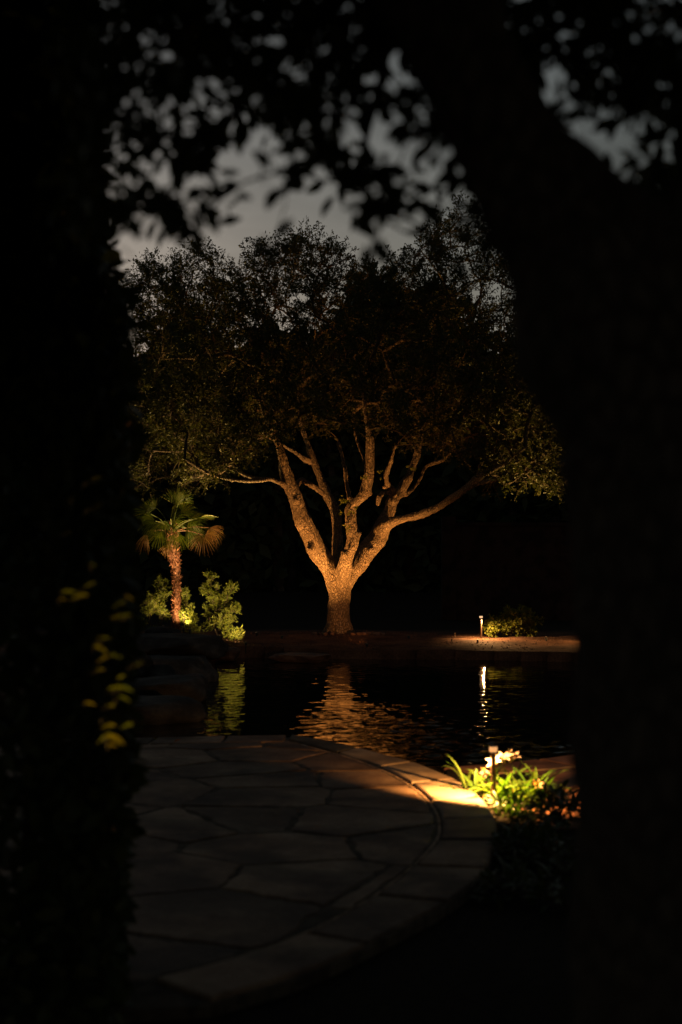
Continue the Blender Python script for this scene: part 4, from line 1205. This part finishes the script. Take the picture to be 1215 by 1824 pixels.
def joined_leaves(P_, A_, N_, L, W, mat, name, parent, lo=.75, hi=1.2):
    """the remaining leaves of a tree, joined: eight-sided folded blades"""
    P_ = np.asarray(P_, float); a = unit(np.asarray(A_, float)); s = unit(np.cross(np.asarray(N_, float), a)); nn = np.cross(a, s)
    n_ = len(P_); sc = RNG.uniform(lo, hi, n_)[:, None]
    ts = [.2, .5, .8]; ws = [.62, 1.0, .6]
    cols = [P_]
    for t, w_ in zip(ts, ws):
        mid = P_ + a * L * t * sc - nn * .2 * L * t * t * sc
        cols += [mid + s * w_ * W / 2 * sc + nn * .08 * W * sc, mid, mid - s * w_ * W / 2 * sc + nn * .08 * W * sc]
    cols.append(P_ + a * L * sc - nn * .2 * L * sc)
    v = np.stack(cols, 1).reshape(-1, 3); b = (np.arange(n_) * 11)[:, None]
    tri = [(0, 1, 2), (0, 2, 3), (1, 4, 2), (2, 4, 5), (2, 5, 3), (3, 5, 6), (4, 7, 5), (5, 7, 8), (5, 8, 6), (6, 8, 9), (7, 10, 8), (8, 10, 9)]
    f = np.concatenate([b + list(t)[::-1] for t in tri], 1).reshape(-1, 3)
    o = link(name, mesh_data(name, v, f, mat, False), parent); o['kind'] = 'stuff'
    return o
joined_leaves([np_[i] for i in rest], [na_[i] for i in rest], [nn_[i] for i in rest], .058, .027, M['near_leaf'], 'foliage', near)
# the same tree's canopy overhead, out of frame: it shades the patio
nc_ = 110000
Xc = RNG.uniform(-7, 7, nc_); Yc = RNG.uniform(-1.2, 7.3, nc_)
Zc = 1.9 + np.maximum(Yc, 0) * 0.42 + RNG.uniform(0.5, 2.6, nc_) + np.where(Yc < 1, 1.0, 0)
v, f = leaves(np.stack([Xc, Yc, Zc], 1), rdir(nc_), rdir(nc_) + [0, 0, 1], RNG.uniform(.11, .19, nc_), RNG.uniform(.06, .1, nc_))
o = link('canopy', mesh_data('canopy', v, f, M['near_leaf']), near); o['kind'] = 'stuff'

# left-hand hedge: a leafy dark mass with a few leaves caught in a lamp beam
HY = 4.9
hedge = empty('hedge', (-1.35, HY, 0), 'tall black leafy hedge on the patio edge with a few yellow-lit leaves', 'hedge')
stm = MB()
for k in range(9):
    x0 = random.uniform(-1.9, -1.0); y0 = random.uniform(4.7, 5.6)
    stm.add(*tube(smooth_path(np.array([(x0, y0, -.1), (x0 + random.uniform(-.1, .1), y0, .9), (x0 + random.uniform(-.15, .15), y0 + .1, 1.8), (x0 + random.uniform(-.2, .2), y0, 2.8)]), np.array([.03, .025, .02, .008]), 4)[0], np.linspace(.03, .008, 13), 6))
stm.build('stem', M['near_bark'], hedge, True)
edge_y = [-60, 60, 150, 230, 300, 380, 430, 480, 520, 560, 640, 760, 900, 1050, 1200, 1330, 1400, 1480, 1600, 1750, 1900]
edge_x = [120, 135, 150, 150, 165, 165, 185, 200, 222, 228, 224, 228, 226, 222, 226, 232, 222, 216, 210, 205, 200]
hp, hn, ha = [], [], []
for k in range(11500):
    y = random.uniform(-80, 1920); ex = np.interp(y, edge_y, edge_x)
    x = ex - abs(random.gauss(0, 1)) * 85 + random.gauss(0, 6)
    if random.random() < .45: x = random.uniform(-160, ex)
    Y_ = random.uniform(4.75, 5.7)
    q = P(x, y, Y_)
    if q[2] < 0.01: q[2] = random.uniform(0.01, .25)
    hp.append(q); ha.append(RNG.normal(size=3) + np.array([0, 0, -.1])); hn.append(RNG.normal(size=3) + np.array([0, 0, .7]))
for k in range(8000):
    q = P(random.uniform(-140, 165), random.uniform(-60, 760), random.uniform(4.8, 5.8))
    hp.append(q); ha.append(RNG.normal(size=3)); hn.append(RNG.normal(size=3) + np.array([0, 0, .4]))
joined_leaves(hp, ha, hn, .085, .045, M['near_leaf'], 'foliage', hedge)
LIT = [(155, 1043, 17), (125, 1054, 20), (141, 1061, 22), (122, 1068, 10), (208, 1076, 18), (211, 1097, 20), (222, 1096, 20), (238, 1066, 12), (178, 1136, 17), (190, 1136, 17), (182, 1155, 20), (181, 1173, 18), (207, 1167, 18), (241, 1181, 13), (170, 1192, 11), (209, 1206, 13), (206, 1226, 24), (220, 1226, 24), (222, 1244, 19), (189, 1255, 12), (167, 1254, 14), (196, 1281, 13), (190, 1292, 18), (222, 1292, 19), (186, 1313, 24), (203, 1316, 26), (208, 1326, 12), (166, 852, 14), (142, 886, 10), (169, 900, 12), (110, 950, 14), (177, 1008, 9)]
LMH = [broad_leaf_mesh(.062, .030, M['lit_hedge_leaf'], bend=.1), broad_leaf_mesh(.062, .034, M['lit_hedge_leaf'], bend=.25)]  # light put into the colour: these leaves are brighter than the hedge's own
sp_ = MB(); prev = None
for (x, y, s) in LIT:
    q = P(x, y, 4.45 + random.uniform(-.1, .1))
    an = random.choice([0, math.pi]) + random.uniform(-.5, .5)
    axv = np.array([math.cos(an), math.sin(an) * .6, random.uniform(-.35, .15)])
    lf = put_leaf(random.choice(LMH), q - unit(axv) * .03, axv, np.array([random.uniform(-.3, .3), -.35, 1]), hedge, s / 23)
    root_ = P(x - 30, y + 40, 4.85)
    sp_.add(*tube(np.array([root_, (root_ + q) / 2 + [0, 0, .02], q - unit(axv) * .03]), [.0025, .002, .0012], 4, False))
sp_.build('sprig', M['near_bark'], hedge)
ub = (P(178, 1500, 4.45)[0], 4.45, -0.05)
uplight(ub, P(178, 1000, 4.45), 50, (1, .70, .22), 17, .6, 'small uplight in the soil at the foot of the dark hedge')
